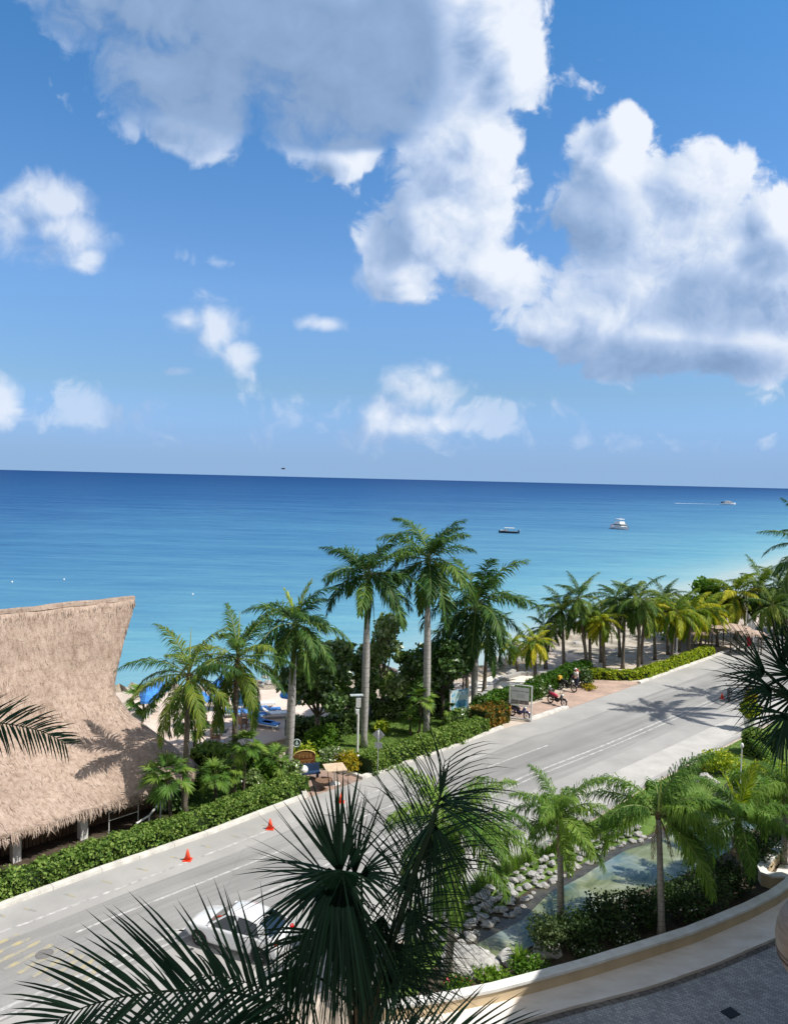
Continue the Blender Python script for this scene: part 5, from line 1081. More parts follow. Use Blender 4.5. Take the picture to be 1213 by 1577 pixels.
# ---- signs and posts
def text(s, size, mat, parent, loc, rot, name='lettering', ext=.004, align='CENTER'):
    c = bpy.data.curves.new(name, 'FONT'); c.body = s; c.size = size; c.extrude = ext; c.align_x = align; c.align_y = 'CENTER'; o = bpy.data.objects.new('tmp', c)
    dg = bpy.context.evaluated_depsgraph_get(); COL.objects.link(o); dg = bpy.context.evaluated_depsgraph_get(); me = bpy.data.meshes.new_from_object(o.evaluated_get(dg)); bpy.data.objects.remove(o)
    me.materials.clear(); me.materials.append(mat); q = link(name, me, parent, loc); q.rotation_euler = rot; return q
a = G(783.5, 1107.5); b = G(817, 1112); rz = math.atan2(b[1] - a[1], b[0] - a[0]); W = float(np.linalg.norm(b - a)); sgn = thing('billboard', (a + b) / 2, 'white sale board with a strip of photographs on two white posts', 'sign', None, rz)
zt = D(803, 1053, a[1])[2]; zb = D(803, 1085, a[1])[2]
for s in (-1, 1): m = MB(); m.box((s * W / 2, 0, zt / 2), (.09, .09, zt)); lpart('post', m, whiteplast, sgn)
m = MB(); m.box((0, 0, zt - .03), (W - .1, .06, .06)); m.box((0, 0, zb), (W - .1, .06, .06)); lpart('frame', m, whiteplast, sgn)
ph = zt - zb - .3; pc = (zt + zb) / 2 - .05; m = MB(); m.box((-.04, -.0, pc), (W - .28, .04, ph)); lpart('panel', m, plain('board_face', (.55, .57, .56), .5, var=.04), sgn)
ink = plain('dark_ink', (.04, .045, .05), .6); text('CONDOS FOR SALE', W * .087, ink, sgn, (-.04, -.022, pc + ph * .26), (PI / 2, 0, 0))
for i in range(4): m = MB(); m.box((-.04 + (.05 if i % 2 else 0), -.0225, pc + ph * (.1 - i * .065)), (W * (.42 - .06 * (i % 2)), .004, .035)); lpart('small_print', m, plain('grey_ink', (.35, .36, .36), .6), sgn)
m = MB(); m.box((-.04, -.0225, pc - ph * .37), (W - .34, .005, ph * .22)); lpart('photo_strip', m, surf('photo_print', [(.3, (.05, .05, .055)), (.45, (.3, .3, .3)), (.55, (.1, .07, .07)), (.7, (.32, .22, .2))], 4, .5, 0, detail=2), sgn)
# lamp pole with box head
b = G(550, 1165); zt = D(550, 1092, b[1])[2]; lp = thing('lamp_pole', b, 'slim white pole with a floodlight and camera boxes in front of the second royal palm', 'lamp pole')
m = MB(); m.tube([(0, 0, 0), (0, 0, zt)], .07, 10); m.box((0, 0, .05), (.3, .3, .1)); lpart('pole', m, whiteplast, lp, False); m = MB(); m.box((-.06, -.12, zt - .1), (.2, .3, .26), .3); lpart('lamp_head', m, plain('pale_grey_housing', (.6, .62, .62), .4), lp); m = MB(); m.box((0, 0, zt + .42), (.28, .3, .55)); m.tube([(0, 0, zt), (0, 0, zt + .2)], .03, 6); lpart('control_box', m, whiteplast, lp); m = MB(); m.box((-.12, 0, zt + .86), (.8, .34, .05), .2); m.tube([(0, 0, zt + .6), (0, 0, zt + .84)], .03, 6); lpart('solar_panel', m, plain('panel_grey', (.45, .5, .52), .25), lp)
b = G(581, 1196); zt = D(581, 1122, b[1])[2]; ds = thing('road_sign', b, 'grey back of a diamond road sign at the hedge kerb', 'road sign', None, -.25); m = MB(); m.tube([(0, 0, 0), (0, 0, zt - .1)], .03, 8); lpart('post', m, steel, ds, True); r = .36
m = MB(); m.prism([(-r, 0), (0, -r), (r, 0), (0, r)], -.012, .012); m.v = [(x, z + .03, y + zt - r) for x, y, z in m.v]; lpart('plate', m, grey, ds); m = MB(); m.box((.02, .02, zt - 2 * r - .24), (.42, .02, .34)); lpart('lower_plate', m, plain('grey_paint_pale', (.36, .4, .41), .5), ds)
b = G(562, 1147); tg = MB(); fr = b + nrm([-b[0], -b[1], 0]) * .36; tg.box((fr[0], fr[1], D(562, 1146, fr[1])[2]), (.36, .03, .36), math.atan2(b[1], b[0]) - PI / 2); single('number_plate', tg, whiteplast, 'small square white plate fixed low on the second royal palm trunk', 'plate')
# round topped carved wooden sign with round emblem
b = G(468, 1192); ws = thing('wooden_sign', b, 'round-topped dark wooden sign with two carved rows and a yellow-edged arch', 'sign', None, .28); sw = 34 / F * b[1]; ztop = D(468, 1155, b[1])[2]; zb = .35
def arch(w, h0, h1, n=18): return [(-w / 2, h0), (w / 2, h0), (w / 2, h1)] + [(w / 2 * math.cos(PI * i / n), h1 + (ztop - h1) * math.sin(PI * i / n)) for i in range(1, n)] + [(-w / 2, h1)]
m = MB(); m.prism(arch(sw, zb, zb + .75), -.05, .05); m.v = [(x, -z, y) for x, y, z in m.v]; lpart('board', m, surf('carved_wood', [(.3, (.09, .03, .012)), (.7, (.2, .075, .03))], 2, .5, .3, 14, stretch=((.5, 1, 5),)), ws)
m = MB(); m.tube([(x, -.06, z) for x, z in arch(sw, zb, zb + .75)[2:]], .035, 6); lpart('edge', m, plain('straw_yellow', (.5, .4, .12), .5), ws, True)
for row, (z0, hh, w) in enumerate(((zb + .72, .26, .78), (zb + .32, .2, .66))):
    m = MB(); nL = 9 - row * 2
    m.box((0, -.056, z0 + hh * .72), (sw * .85, .012, .03))
    for i in range(nL):
        x = (i - (nL - 1) / 2) * sw * w / nL; m.box((x - .035, -.056, z0), (.03, .014, hh)); 
        if i % 2 == 0: m.box((x + .01, -.056, z0 + hh / 2 - .02), (.1, .014, .03))
        else: m.box((x + .04, -.056, z0), (.03, .014, hh)); m.box((x, -.056, z0 + .02), (.08, .012, .03))
    lpart('carved_lettering', m, plain('gold_letters', (.32, .18, .06), .5), ws)
for s in (-1, 1): m = MB(); m.box((s * sw * .42, 0, .2), (.12, .1, .4)); lpart('leg', m, wood, ws)
eb = G(456, 1186); zc = D(455, 1144, eb[1])[2]; em = thing('round_sign', eb, 'round sign with a pale ring and crowned figure above the wooden sign', 'sign', None, .2); rE = 13 / 2 / F * eb[1] * 1.0
m = MB(); m.tube([(0, .05, 0), (0, .05, zc)], .035, 8); lpart('post', m, blackm, em); m = MB(); m.lathe((0, 0, zc), [(rE, -.03), (rE, .03)], 28, ax=(0, 1, 0)); lpart('disc', m, plain('dark_green_disc', (.015, .04, .03), .5), em)
m = MB(); m.torus((0, -.035, zc), rE * .92, rE * .09, (0, 1, 0), 28, 6); lpart('ring', m, plain('pale_ring', (.5, .58, .54), .5), em, True)
m = MB(); m.ball((0, -.035, zc + rE * .3), (rE * .2, .02, rE * .22)); m.ball((0, -.035, zc - rE * .25), (rE * .28, .02, rE * .42)); m.tube([(-rE * .45, -.035, zc - rE * .4), (-rE * .3, -.035, zc), (-rE * .12, -.035, zc + rE * .1)], rE * .07, 5); m.tube([(rE * .45, -.035, zc - rE * .4), (rE * .3, -.035, zc), (rE * .12, -.035, zc + rE * .1)], rE * .07, 5); m.tube([(-rE * .2, -.035, zc + rE * .5), (0, -.035, zc + rE * .68), (rE * .2, -.035, zc + rE * .5)], rE * .06, 5); lpart('emblem', m, plain('pale_emblem', (.45, .55, .52), .5), em, True)
# map board
b = G(706, 1108); mbd = thing('map_board', b, 'blue and white island map board on white posts under the palms', 'sign', None, .55); zt = D(700, 1060, b[1])[2]; mw = 34 / F * b[1]
for s in (-1, 1): m = MB(); m.box((s * mw / 2, 0, zt / 2), (.12, .12, zt)); lpart('post', m, whiteplast, mbd)
m = MB(); m.box((0, 0, zt - .85), (mw - .1, .06, 1.5)); lpart('panel', m, surf('map_print', [(.35, (.05, .22, .42)), (.48, (.16, .42, .6)), (.55, (.6, .72, .76)), (.7, (.3, .5, .5))], 1.6, .4, 0, detail=3), mbd)
# little square tables by the driveway
def table(p, label, w, h, mat, rz=0, rnd=False):
    t = thing('table', p, label, 'table', None, rz); m = MB()
    if rnd: m.lathe((0, 0, h - .04), [(w / 2, 0), (w / 2, .04)], 20)
    else: m.box((0, 0, h - .02), (w, w, .05))
    lpart('tabletop', m, mat, t); m = MB(); m.tube([(0, 0, .03), (0, 0, h - .04)], .04, 8); m.lathe((0, 0, 0), [(w * .28, 0), (w * .28, .02), (.05, .05)], 14); lpart('pedestal', m, whiteplast if not rnd else wood, t); return t
lw = surf('bleached_wood', [(.3, (.5, .38, .26)), (.7, (.64, .5, .36))], 2, .7, .2, 20)
table(G(515, 1207), 'square bleached wooden table on the brick driveway beside the hedge', 1.15, .95, lw, .3); table(G(498, 1216), 'dark round low table in front of the square bleached one', .9, .55, wood, 0, True)
b = G(467, 1202); m = MB(); m.ball(b + [0, 0, .62], (.26, .24, .24), 14, 10); m.lathe(b, [(.16, 0), (.2, .3), (.12, .42)], 14); single('white_urn', m, whiteplast, 'round white pot in front of the wooden sign', 'pot', smooth=True)
b = G(476, 1201); m = MB(); m.box((b[0], b[1], .42), (1.2, .45, .08), .3); m.box((b[0] - .45, b[1] - .12, .2), (.1, .3, .4), .3); m.box((b[0] + .45, b[1] + .12, .2), (.1, .3, .4), .3); m.box((b[0] - .05, b[1] + .2, .66), (1.2, .06, .4), .3); single('bench', m, plain('blue_paint', (.02, .045, .1), .5), 'dark blue bench in front of the round-topped wooden sign', 'bench')
# pot plant, bollard lamps at right
b = G(1152, 1124); pt = thing('planter_pot', b, 'tapered white planter with yellow-green plant at the right roadside', 'plant pot'); m = MB(); m.box((0, 0, .45), (.55, .55, .9), .5); m.v = [(x * (.6 + .45 * z), y * (.6 + .45 * z), z) for x, y, z in m.v]; lpart('pot', m, whiteplast, pt); m = MB(); rg = np.random.default_rng(4); clump(m, (0, 0, 1.5), (.6, .6, .7), 500, .2, rg); lpart('plant', m, M['lime'], pt); m = MB(); clump(m, (.1, 0, 2.4), (.35, .35, .4), 160, .2, rg); lpart('flowers', m, M['ygold'], pt)
for (px, py, ty, lab) in ((1137, 1258, 1150, 'thin pale garden lamp post in front of the shaggy queen palm'), (1041, 1006, 984, 'short white post among the beach palm trunks')):
    b = G(px, py); z = D(px, ty, b[1])[2]; t = thing('garden_lamp', b, lab, 'post'); m = MB(); m.tube([(0, 0, 0), (0, 0, z)], .03 if py > 1100 else .1, 8); lpart('pole', m, whiteplast, t); m = MB(); m.lathe((0, 0, z), [(.06, -.04), (.09, .02), (.07, .16), (.02, .2)], 12); lpart('lamp', m, whiteplast, t, True)
# flag
b = G(1147, 995); z = D(1150, 950, b[1])[2]; fl = thing('flag', b, 'red and white flag hanging limp above the pale round huts', 'flag'); m = MB(); m.tube([(0, 0, 0), (0, 0, z + .5)], .05, 6); lpart('pole', m, whiteplast, fl); 
for k, (nm, mt, z0, z1, xo) in enumerate((('upper_cloth', plain('white_cloth', (.75, .75, .75), .9), z + .4, z - 2.0, .15), ('lower_cloth', plain('red_cloth', (.5, .02, .06), .9), z - 1.6, z - 4.4, 0))):
    m = MB(); n = 10
    for i in range(n + 1):
        for zz in (z0, z1): m.v.append((xo + .05 + i * .075, .1 * math.sin(i * 1.3 + (zz == z1)), zz - i * .12 + (0 if zz == z0 else .05 * i)))
    for i in range(n): m.f.append((2 * i, 2 * i + 1, 2 * i + 3, 2 * i + 2)); m.m.append(0)
    lpart(nm, m, mt, fl, True)
# ---- beach club
bluec = [plain('blue_canvas', (.05, .24, .68), .8), plain('pale_blue_canvas', (.13, .4, .75), .8)]; clothb = plain('blue_cushion', (.08, .25, .6), .8)
for i, (px, py, s, lab) in enumerate(((231, 1112, 1.3, 'bright blue beach umbrella nearest the end of the thatched roof'), (246, 1102, 1.2, 'blue beach umbrella second from the thatched roof, farther out'), (226, 1122, .8, 'small blue beach umbrella just above the roof edge'), (308, 1120, 1.2, 'blue beach umbrella right of the leaning coconut trunk'), (343, 1094, 1.4, 'blue beach umbrella farthest out near the water'), (372, 1120, 1.3, 'pale blue beach umbrella left of the loungers'), (333, 1118, 1.1, 'pale blue umbrella half behind the drooping fronds'), (445, 1112, 1.2, 'blue umbrella seen through the sea grape leaves'))):
    b = G(px, py); t = thing('beach_umbrella', b, lab, 'beach umbrella', 'blue beach umbrellas'); m = MB(); m.tube([(0, 0, 0), (0, 0, 2.35)], .03, 8); lpart('pole', m, whiteplast, t); m = MB()
    s *= .56; vs = [(0, 0, 2.5)] + [(math.cos(PI * k / 4) * s * .55, math.sin(PI * k / 4) * s * .55, 2.32) for k in range(8)] + [(math.cos(PI * k / 4) * s, math.sin(PI * k / 4) * s, 1.95) for k in range(8)] + [(math.cos(PI * k / 4) * s, math.sin(PI * k / 4) * s, 1.78) for k in range(8)]
    m.add(vs, [(0, 1 + k, 1 + (k + 1) % 8) for k in range(8)] + [(1 + k, 9 + k, 9 + (k + 1) % 8, 1 + (k + 1) % 8) for k in range(8)] + [(9 + k, 17 + k, 17 + (k + 1) % 8, 9 + (k + 1) % 8) for k in range(8)]); lpart('canopy', m, bluec['pale' in lab], t)
for i, (px, py, rz, lab) in enumerate(((380, 1092, .3, 'white lounger with blue cushion farthest from the road'), (392, 1098, .3, 'blue cushioned lounger in the back row'), (404, 1090, .2, 'pale lounger close to the sea grape trees'), (412, 1100, .3, 'blue lounger beside the sea grape leaves'), (390, 1108, .25, 'white and blue lounger in the middle row'), (402, 1118, -.4, 'bright blue lounger at the terrace edge'), (410, 1121, -.4, 'light blue lounger turned toward the hedge'), (362, 1104, .3, 'lounger left of the pale blue umbrella'), (424, 1106, .3, 'white lounger behind the first royal palm'))):
    t = thing('sun_lounger', G(px, py), lab, 'sun lounger', 'sun loungers on the beach terrace', rz); m = MB(); m.box((0, 0, .3), (1.9, .65, .06))
    for x in (-.8, .7):
        for y in (-.27, .27): m.box((x, y, .14), (.06, .06, .28))
    lpart('frame', m, whiteplast, t); m = MB(); m.box((.3, 0, .37), (1.25, .6, .08)); m.bar((-.32, 0, .37), (-.9, 0, .78), .6, .08); lpart('cushion', m, clothb if 'blue' in lab else whiteplast, t)
def chair(p, rz, lab):
    t = thing('chair', p, lab, 'chair', 'wooden chairs on the beach terrace', rz); m = MB(); m.box((0, 0, .45), (.5, .5, .06)); lpart('seat', m, wood2, t); m = MB(); m.box((-.23, 0, .75), (.05, .5, .5)); lpart('backrest', m, wood2, t)
    for x in (-.21, .21):
        for y in (-.21, .21): m = MB(); m.box((x, y, .22), (.05, .05, .44)); lpart('leg', m, wood2, t)
    for y in (-.24, .24): m = MB(); m.box((0, y, .66), (.46, .05, .05)); m.box((.2, y, .56), (.05, .05, .2)); lpart('armrest', m, wood2, t)
wood2 = surf('teak', [(.3, (.22, .12, .07)), (.7, (.36, .22, .13))], 3, .6, .2)
table(G(339, 1142), 'dark table at the front edge of the beach terrace', .95, .74, surf('dark_top', [(.3, (.06, .06, .06)), (.7, (.12, .12, .12))], 2)); table(G(380, 1118), 'small dark table between two wooden chairs', .8, .74, wood2)
for px, py, rz, lab in ((331, 1146, .5, 'teak armchair left of the dark terrace table'), (334, 1134, -.6, 'dark chair behind the terrace table'), (376, 1120, .2, 'wooden chair seen from the side near the pale umbrella'), (372, 1124, .9, 'wooden chair nearest the hedge below the umbrella'), (312, 1116, .6, 'wooden chair below the blue umbrella by the coconut trunk')): chair(G(px, py), rz, lab)
m = MB(); wl = dens([G(*p) for p in ((292, 1176), (335, 1170), (430, 1145), (470, 1135))], 1); single('terrace_wall', wallstrip(wl, .35, 0, .3), sanddk, 'low pale kerb wall along the edge of the beach terrace', 'wall')
single('beach_wall', wallstrip(dens([G(*p) for p in ((740, 1078), (765, 1050), (800, 1040), (850, 1040))], 1), .35, 0, .3), pavem, 'low pale wall at the end of the white sand path', 'wall')
single('beach_wall', wallstrip(dens([G(*p) for p in ((850, 1041), (890, 1036), (900, 1030))], 1), .35, 0, .45), beachm, 'low rough stone wall behind the lime hedge', 'wall')
# ---- boats, wake, bird
def boat(pos, heading, L, label, hullc, kind):
    t = thing('boat', pos, label, 'boat', None, heading); hl = plain('hull_paint', hullc, .3, .5); gl = plain('dark_glass', (.02, .03, .04), .1, .6)
    st = [(-.5, .15, .0), (-.48, .17, 0), (-.2, .18, 0), (.1, .17, 0), (.32, .12, .02), (.45, .05, .05), (.5, .008, .08)]; m = MB(); k = 6
    for x, w, s in st:
        hh = L * (.1 + .05 * max(0, x)); vs = [(-w, hh), (-w * .95, hh * .3), (-w * .5, -.05 * L), (w * .5, -.05 * L), (w * .95, hh * .3), (w, hh)]
        for y, z in vs: m.v.append((x * L, y * L, z + s * .3 * L))
    for i in range(len(st) - 1):
        for j in range(k - 1): m.f.append((i * k + j, (i + 1) * k + j, (i + 1) * k + j + 1, i * k + j + 1)); m.m.append(0)
        m.f.append((i * k, i * k + k - 1, (i + 1) * k + k - 1, (i + 1) * k)); m.m.append(0)
    m.f.append(tuple(range(k))); m.m.append(0); lpart('hull', m, hl, t)
    if kind == 'dive':
        m = MB(); m.box((-.05 * L, 0, L * .27), (.5 * L, .3 * L, .03 * L)); lpart('canopy', m, whiteplast, t); m = MB()
        for x in (-.28, .17):
            for y in (-.13, .13): m.tube([(x * L, y * L, .1 * L), (x * L, y * L, .27 * L)], .008 * L, 6)
        lpart('canopy_posts', m, steel, t); m = MB(); m.box((.08 * L, 0, .14 * L), (.16 * L, .16 * L, .12 * L), taper=.8); m.box((.3 * L, 0, .13 * L), (.22 * L, .2 * L, .05 * L)); lpart('console', m, whiteplast, t)
        for y in (-.06, .06): m = MB(); m.box((-.55 * L, y * L, .1 * L), (.08 * L, .06 * L, .17 * L), taper=.8); lpart('outboard_engine', m, plain('engine_blue', (.02, .04, .1), .3), t)
        m = MB(); m.tube([(-.5 * L, 0, .12 * L), (-.66 * L, 0, .19 * L)], .015 * L, 6); lpart('boarding_ladder', m, whiteplast, t)
    else:
        m = MB(); m.box((-.05 * L, 0, .165 * L), (.52 * L, .26 * L, .11 * L), taper=.9); lpart('cabin', m, whiteplast, t); m = MB(); m.box((-.05 * L, 0, .175 * L), (.525 * L, .265 * L, .04 * L), taper=.96); lpart('cabin_windows', m, gl, t)
        if kind == 'yacht':
            m = MB(); m.box((-.08 * L, 0, .265 * L), (.36 * L, .25 * L, .09 * L), taper=.92); lpart('flybridge', m, whiteplast, t); m = MB(); m.box((-.08 * L, 0, .4 * L), (.32 * L, .24 * L, .025 * L)); lpart('hardtop', m, whiteplast, t); m = MB()
            for x in (-.22, .05):
                for y in (-.1, .1): m.tube([(x * L, y * L, .3 * L), (x * L, y * L, .4 * L)], .008 * L, 6)
            m.tube([(-.1 * L, .1 * L, .4 * L), (-.16 * L, .12 * L, .56 * L)], .004 * L, 5); lpart('rails', m, steel, t); m = MB(); m.tube([(.2 * L, -.13 * L, .2 * L), (.46 * L, 0, .24 * L), (.2 * L, .13 * L, .2 * L)], .006 * L, 5); lpart('bow_rail', m, steel, t)
            m = MB(); m.add([(-.5 * L, -.02 * L, .2 * L), (-.6 * L, -.06 * L, .12 * L), (-.6 * L, -.06 * L, .03 * L), (-.5 * L, -.03 * L, .1 * L)], [(0, 1, 2, 3)]); lpart('stern_flag', m, plain('flag_cloth', (.6, .3, .36), .9), t)
        else:
            m = MB(); m.box((-.1 * L, 0, .245 * L), (.34 * L, .24 * L, .03 * L)); lpart('roof', m, whiteplast, t); m = MB(); m.box((-.46 * L, 0, .14 * L), (.1 * L, .26 * L, .1 * L)); lpart('cockpit', m, plain('cockpit_shade', (.03, .05, .1), .5), t)
    return t
boat(G(782, 821, SEA_Z), PI - .25, 6.6, 'small dark-hulled dive boat with a white canopy, nearest of the boats', (.015, .02, .04), 'dive')
boat(G(955, 815, SEA_Z), PI * 1.5 + .35, 10.0, 'white motor yacht with a flybridge seen nearly end-on', (.65, .67, .68), 'yacht')
b3 = G(1121, 777, SEA_Z); boat(b3, -.05, 14, 'white speedboat trailing a long wake far out', (.7, .72, .74), 'cruiser')
m = MB(); ww = [b3 + np.array([-6.5 - i * 3.2, .4 * math.sin(i), 0]) for i in range(16)]
for i, p in enumerate(ww): w = 1.1 + .16 * i + .5 * rr.random(); m.v += [(p[0], p[1] - w, SEA_Z + .05), (p[0], p[1] + w, SEA_Z + .05)]
for i in range(15): m.f.append((2 * i, 2 * i + 2, 2 * i + 3, 2 * i + 1)); m.m.append(0)
tag(link('wake', m.mesh('wake', surf('wake_foam', [(.36, (.3, .45, .6)), (.5, (.85, .88, .9))], .25, .6, .2))), kind='stuff')
for px, py in ((99, 893), (19, 897), (297, 916), (626, 925), (604, 938)):
    b = G(px, py, SEA_Z); m = MB(); m.ball(b + [0, 0, .06], (.14, .14, .13)); m.tube([b + [0, 0, .15], b + [0, 0, .3]], .03, 5); single('buoy', m, whiteplast, 'small white mooring buoy floating off the beach club', 'buoy', 'white mooring buoys on the water')
bp = D(436, 722, 70); bird = thing('bird', bp, 'dark seabird gliding low over the horizon', 'bird', None, .5); dk = plain('dark_feathers', (.02, .02, .022), .8)
m = MB(); m.tube([(-.2, 0, .02), (-.1, 0, 0), (.05, 0, 0), (.15, 0, .02), (.23, 0, .01)], [.01, .04, .055, .03, .005], 8); lpart('body', m, dk, bird, True)
for s in (-1, 1):
    m = MB(); m.add([(.07, s * .03, .02), (.1, s * .2, .08), (.02, s * .42, .02), (-.08, s * .46, -.02), (-.05, s * .2, .06), (-.08, s * .03, .01), (.07, s * .03, .04), (.1, s * .2, .095), (-.05, s * .2, .075), (-.08, s * .03, .03)], [(0, 1, 4, 5), (1, 2, 3, 4), (6, 9, 8, 7), (7, 8, 3, 2)]); lpart('wing', m, dk, bird)
# ---- white car
cp = (G(308, 1461) + G(391, 1486)) / 2; ax = G(308, 1461) - G(391, 1486); hdg = math.atan2(ax[1], ax[0]); side = np.array([-math.sin(hdg), math.cos(hdg), 0]); 
sgn_ = 1 if np.dot(side, CAMP - cp) > 0 else -1                       # the side that faces the camera
car = thing('parked_car', cp - side * sgn_ * .8 + [0, 0, .017], 'white hatchback car parked at an angle beside the dark fan palm', 'car', None, hdg); car.scale = (.98, .88, .95)
paint = plain('white_car_paint', (.72, .73, .74), .22, .5, var=.02, coat=.8); gl = plain('car_glass', (.015, .02, .024), .04, .7, coat=.5)
X = [-1.98, -1.92, -1.7, -1.3, -.9, -.3, .3, .75, 1.1, 1.45, 1.75, 1.93, 2.0]; SH = [.72, .86, .93, .95, .95, .94, .92, .9, .87, .82, .75, .64, .52]; HWd = [.66, .76, .82, .85, .86, .86, .86, .85, .85, .83, .78, .68, .56]; BZ = [.36, .28, .24, .22, .2, .2, .2, .2, .2, .22, .24, .28, .34]
m = MB(); K = 13
def sect(w, zb, zs): return [(-w * .9, zb), (-w * .98, zb + .1), (-w, zb + (zs - zb) * .45), (-w * .99, zs - .12), (-w * .95, zs - .04), (-w * .86, zs), (0, zs + .035), (w * .86, zs), (w * .95, zs - .04), (w * .99, zs - .12), (w, zb + (zs - zb) * .45), (w * .98, zb + .1), (w * .9, zb)]
WX = (-1.28, 1.27); WR = .31
xs = []
for a, b in zip(X[:-1], X[1:]): xs += list(np.linspace(a, b, 6)[:-1])
xs.append(X[-1])
for x in xs:
    w, zs, zb = np.interp(x, X, HWd), np.interp(x, X, SH), np.interp(x, X, BZ)
    for j, (y, z) in enumerate(sect(w, zb, zs)):
        if abs(y) > w * .85 and z < .66:
            for wx in WX:
                if abs(x - wx) < WR + .05: z = max(z, min(.30 + math.sqrt(max(0, (WR + .05) ** 2 - (x - wx) ** 2)), zs - .12))
        m.v.append((x, y, z))
for i in range(len(xs) - 1):
    for j in range(K - 1): m.f.append((i * K + j, (i + 1) * K + j, (i + 1) * K + j + 1, i * K + j + 1)); m.m.append(0)
    m.f.append((i * K, i * K + K - 1, (i + 1) * K + K - 1, (i + 1) * K)); m.m.append(0)
m.f += [tuple(range(K)), tuple((len(xs) - 1) * K + j for j in range(K))]; m.m += [0, 0]; body = lpart('body', m, paint, car, True)
RX = [(-1.62, .99, .72), (-1.15, 1.36, .6), (-.6, 1.46, .585), (-.1, 1.46, .585), (.25, 1.38, .6), (.98, .93, .7)]     # roof profile: x, z, half width
def roofpt(x, side_, dz=0): return (x, side_ * np.interp(x, [r[0] for r in RX], [r[2] for r in RX]), np.interp(x, [r[0] for r in RX], [r[1] for r in RX]) + dz)
m = MB(); xr = np.linspace(-1.15, .25, 15)
for x in xr:
    w = np.interp(x, [r[0] for r in RX], [r[2] for r in RX]); z = np.interp(x, [r[0] for r in RX], [r[1] for r in RX])
    for y, dz in ((-1, -.06), (-.95, 0), (-.6, .035), (0, .05), (.6, .035), (.95, 0), (1, -.06)): m.v.append((x, y * w, z + dz))
for i in range(14):
    for j in range(6): m.f.append((i * 7 + j, (i + 1) * 7 + j, (i + 1) * 7 + j + 1, i * 7 + j + 1)); m.m.append(0)
lpart('roof', m, paint, car, True)
for nm, xa, xb, za, zb in (('windscreen', .25, .98, 1.38, .91), ('rear_window', -1.15, -1.62, 1.34, .96)):
    m = MB(); wa, wb = .57, .7
    for q in np.linspace(0, 1, 5):
        for y in np.linspace(-1, 1, 7): m.v.append((xa + (xb - xa) * q + (.05 if nm == 'windscreen' else -.05) * (1 - y * y), y * (wa + (wb - wa) * q), za + (zb - za) * q))
    for i in range(4):
        for j in range(6): m.f.append((i * 7 + j, (i + 1) * 7 + j, (i + 1) * 7 + j + 1, i * 7 + j + 1)); m.m.append(0)
    lpart(nm, m, gl, car, True)
for s in (-1, 1):
    belt = lambda x: (x, s * .8, np.interp(x, X, SH) - .0); top = lambda x: (x, s * np.interp(x, [r[0] for r in RX], [r[2] for r in RX]), np.interp(x, [r[0] for r in RX], [r[1] for r in RX]) - .06)
    m = MB()
    for pts in ([(.98, .78, .9), (.25, .6, 1.36), (.14, .6, 1.36), (.82, .79, .9)], [(-1.78, .8, .95), (-1.3, .6, 1.33), (-1.05, .6, 1.35), (-1.28, .8, .95)], [(-.22, .8, .93), (-.3, .585, 1.4), (-.2, .585, 1.4), (-.1, .8, .93)]):
        q = [np.array((x, s * y, z)) for x, y, z in pts]; o = np.array([0, s * .025, 0]); m.add([p for p in q] + [p - o for p in q], [(0, 1, 2, 3), (7, 6, 5, 4), (0, 4, 5, 1), (1, 5, 6, 2), (2, 6, 7, 3), (3, 7, 4, 0)])
    lpart('pillar', m, paint, car)
    for pts in ([(.8, .785, .92), (.14, .595, 1.37), (-.2, .58, 1.385), (-.1, .79, .93)], [(-.22, .79, .93), (-.3, .58, 1.385), (-1.05, .595, 1.33), (-1.28, .79, .95)]):
        m = MB(); m.add([(x, s * y, z) for x, y, z in pts], [(0, 1, 2, 3)]); lpart('side_window', m, gl, car)
    m = MB(); m.ball((.72, s * .95, .98), (.07, .1, .07)); lpart('mirror', m, paint, car, True)
    m = MB(); m.ball((1.8, s * .6, .64), (.13, .13, .07)); lpart('headlight', m, plain('lamp_lens', (.6, .62, .63), .1), car, True)
    m = MB(); m.ball((-1.88, s * .62, .82), (.09, .14, .14)); lpart('tail_light', m, plain('red_lens', (.4, .01, .01), .15), car, True)
    for wx in WX:
        m = MB(); m.lathe((wx, s * .73, .31), [(.2, -.1), (.29, -.1), (.31, -.07), (.31, .07), (.29, .1), (.2, .1)], 28, ax=(0, s, 0)); wl = lpart('wheel', m, blackm, car, True); m = MB(); m.lathe((wx, s * .73, .31), [(.2, .085), (.17, .06), (.05, .075), (.01, .075)], 24, ax=(0, s, 0))
        for i in range(7): a = 2 * PI * i / 7; m.bar((wx + .04 * math.cos(a), s * .82, .31 + .04 * math.sin(a)), (wx + .19 * math.cos(a), s * .82, .31 + .19 * math.sin(a)), .03, .035)
        lpart('rim', m, steel, wl)
    m = MB()
    for x in (.35, -.75): m.box((x - .05, s * .865, .8), (.14, .02, .025))
    lpart('door_handle', m, paint, car)
# a pale blue car under the low left frond
cc = G(200, 1650); c2 = thing('parked_car', cc + [0, -1.2, .017], 'pale blue car glimpsed through the low dark frond at the bottom left', 'car', None, .75)
for nm in ('body', 'roof', 'windscreen', 'rear_window', 'pillar', 'side_window', 'wheel', 'rim'):
    pass
bluepaint = plain('pale_blue_paint', (.25, .42, .62), .25, .5, coat=.6)
for ch in list(car.children):
    o = ch.copy(); COL.objects.link(o); o.parent = c2
    if ch.data and ch.data.materials and ch.data.materials[0] == paint: o.data = ch.data.copy(); o.data.materials[0] = bluepaint
    for g in ch.children: k = g.copy(); COL.objects.link(k); k.parent = o
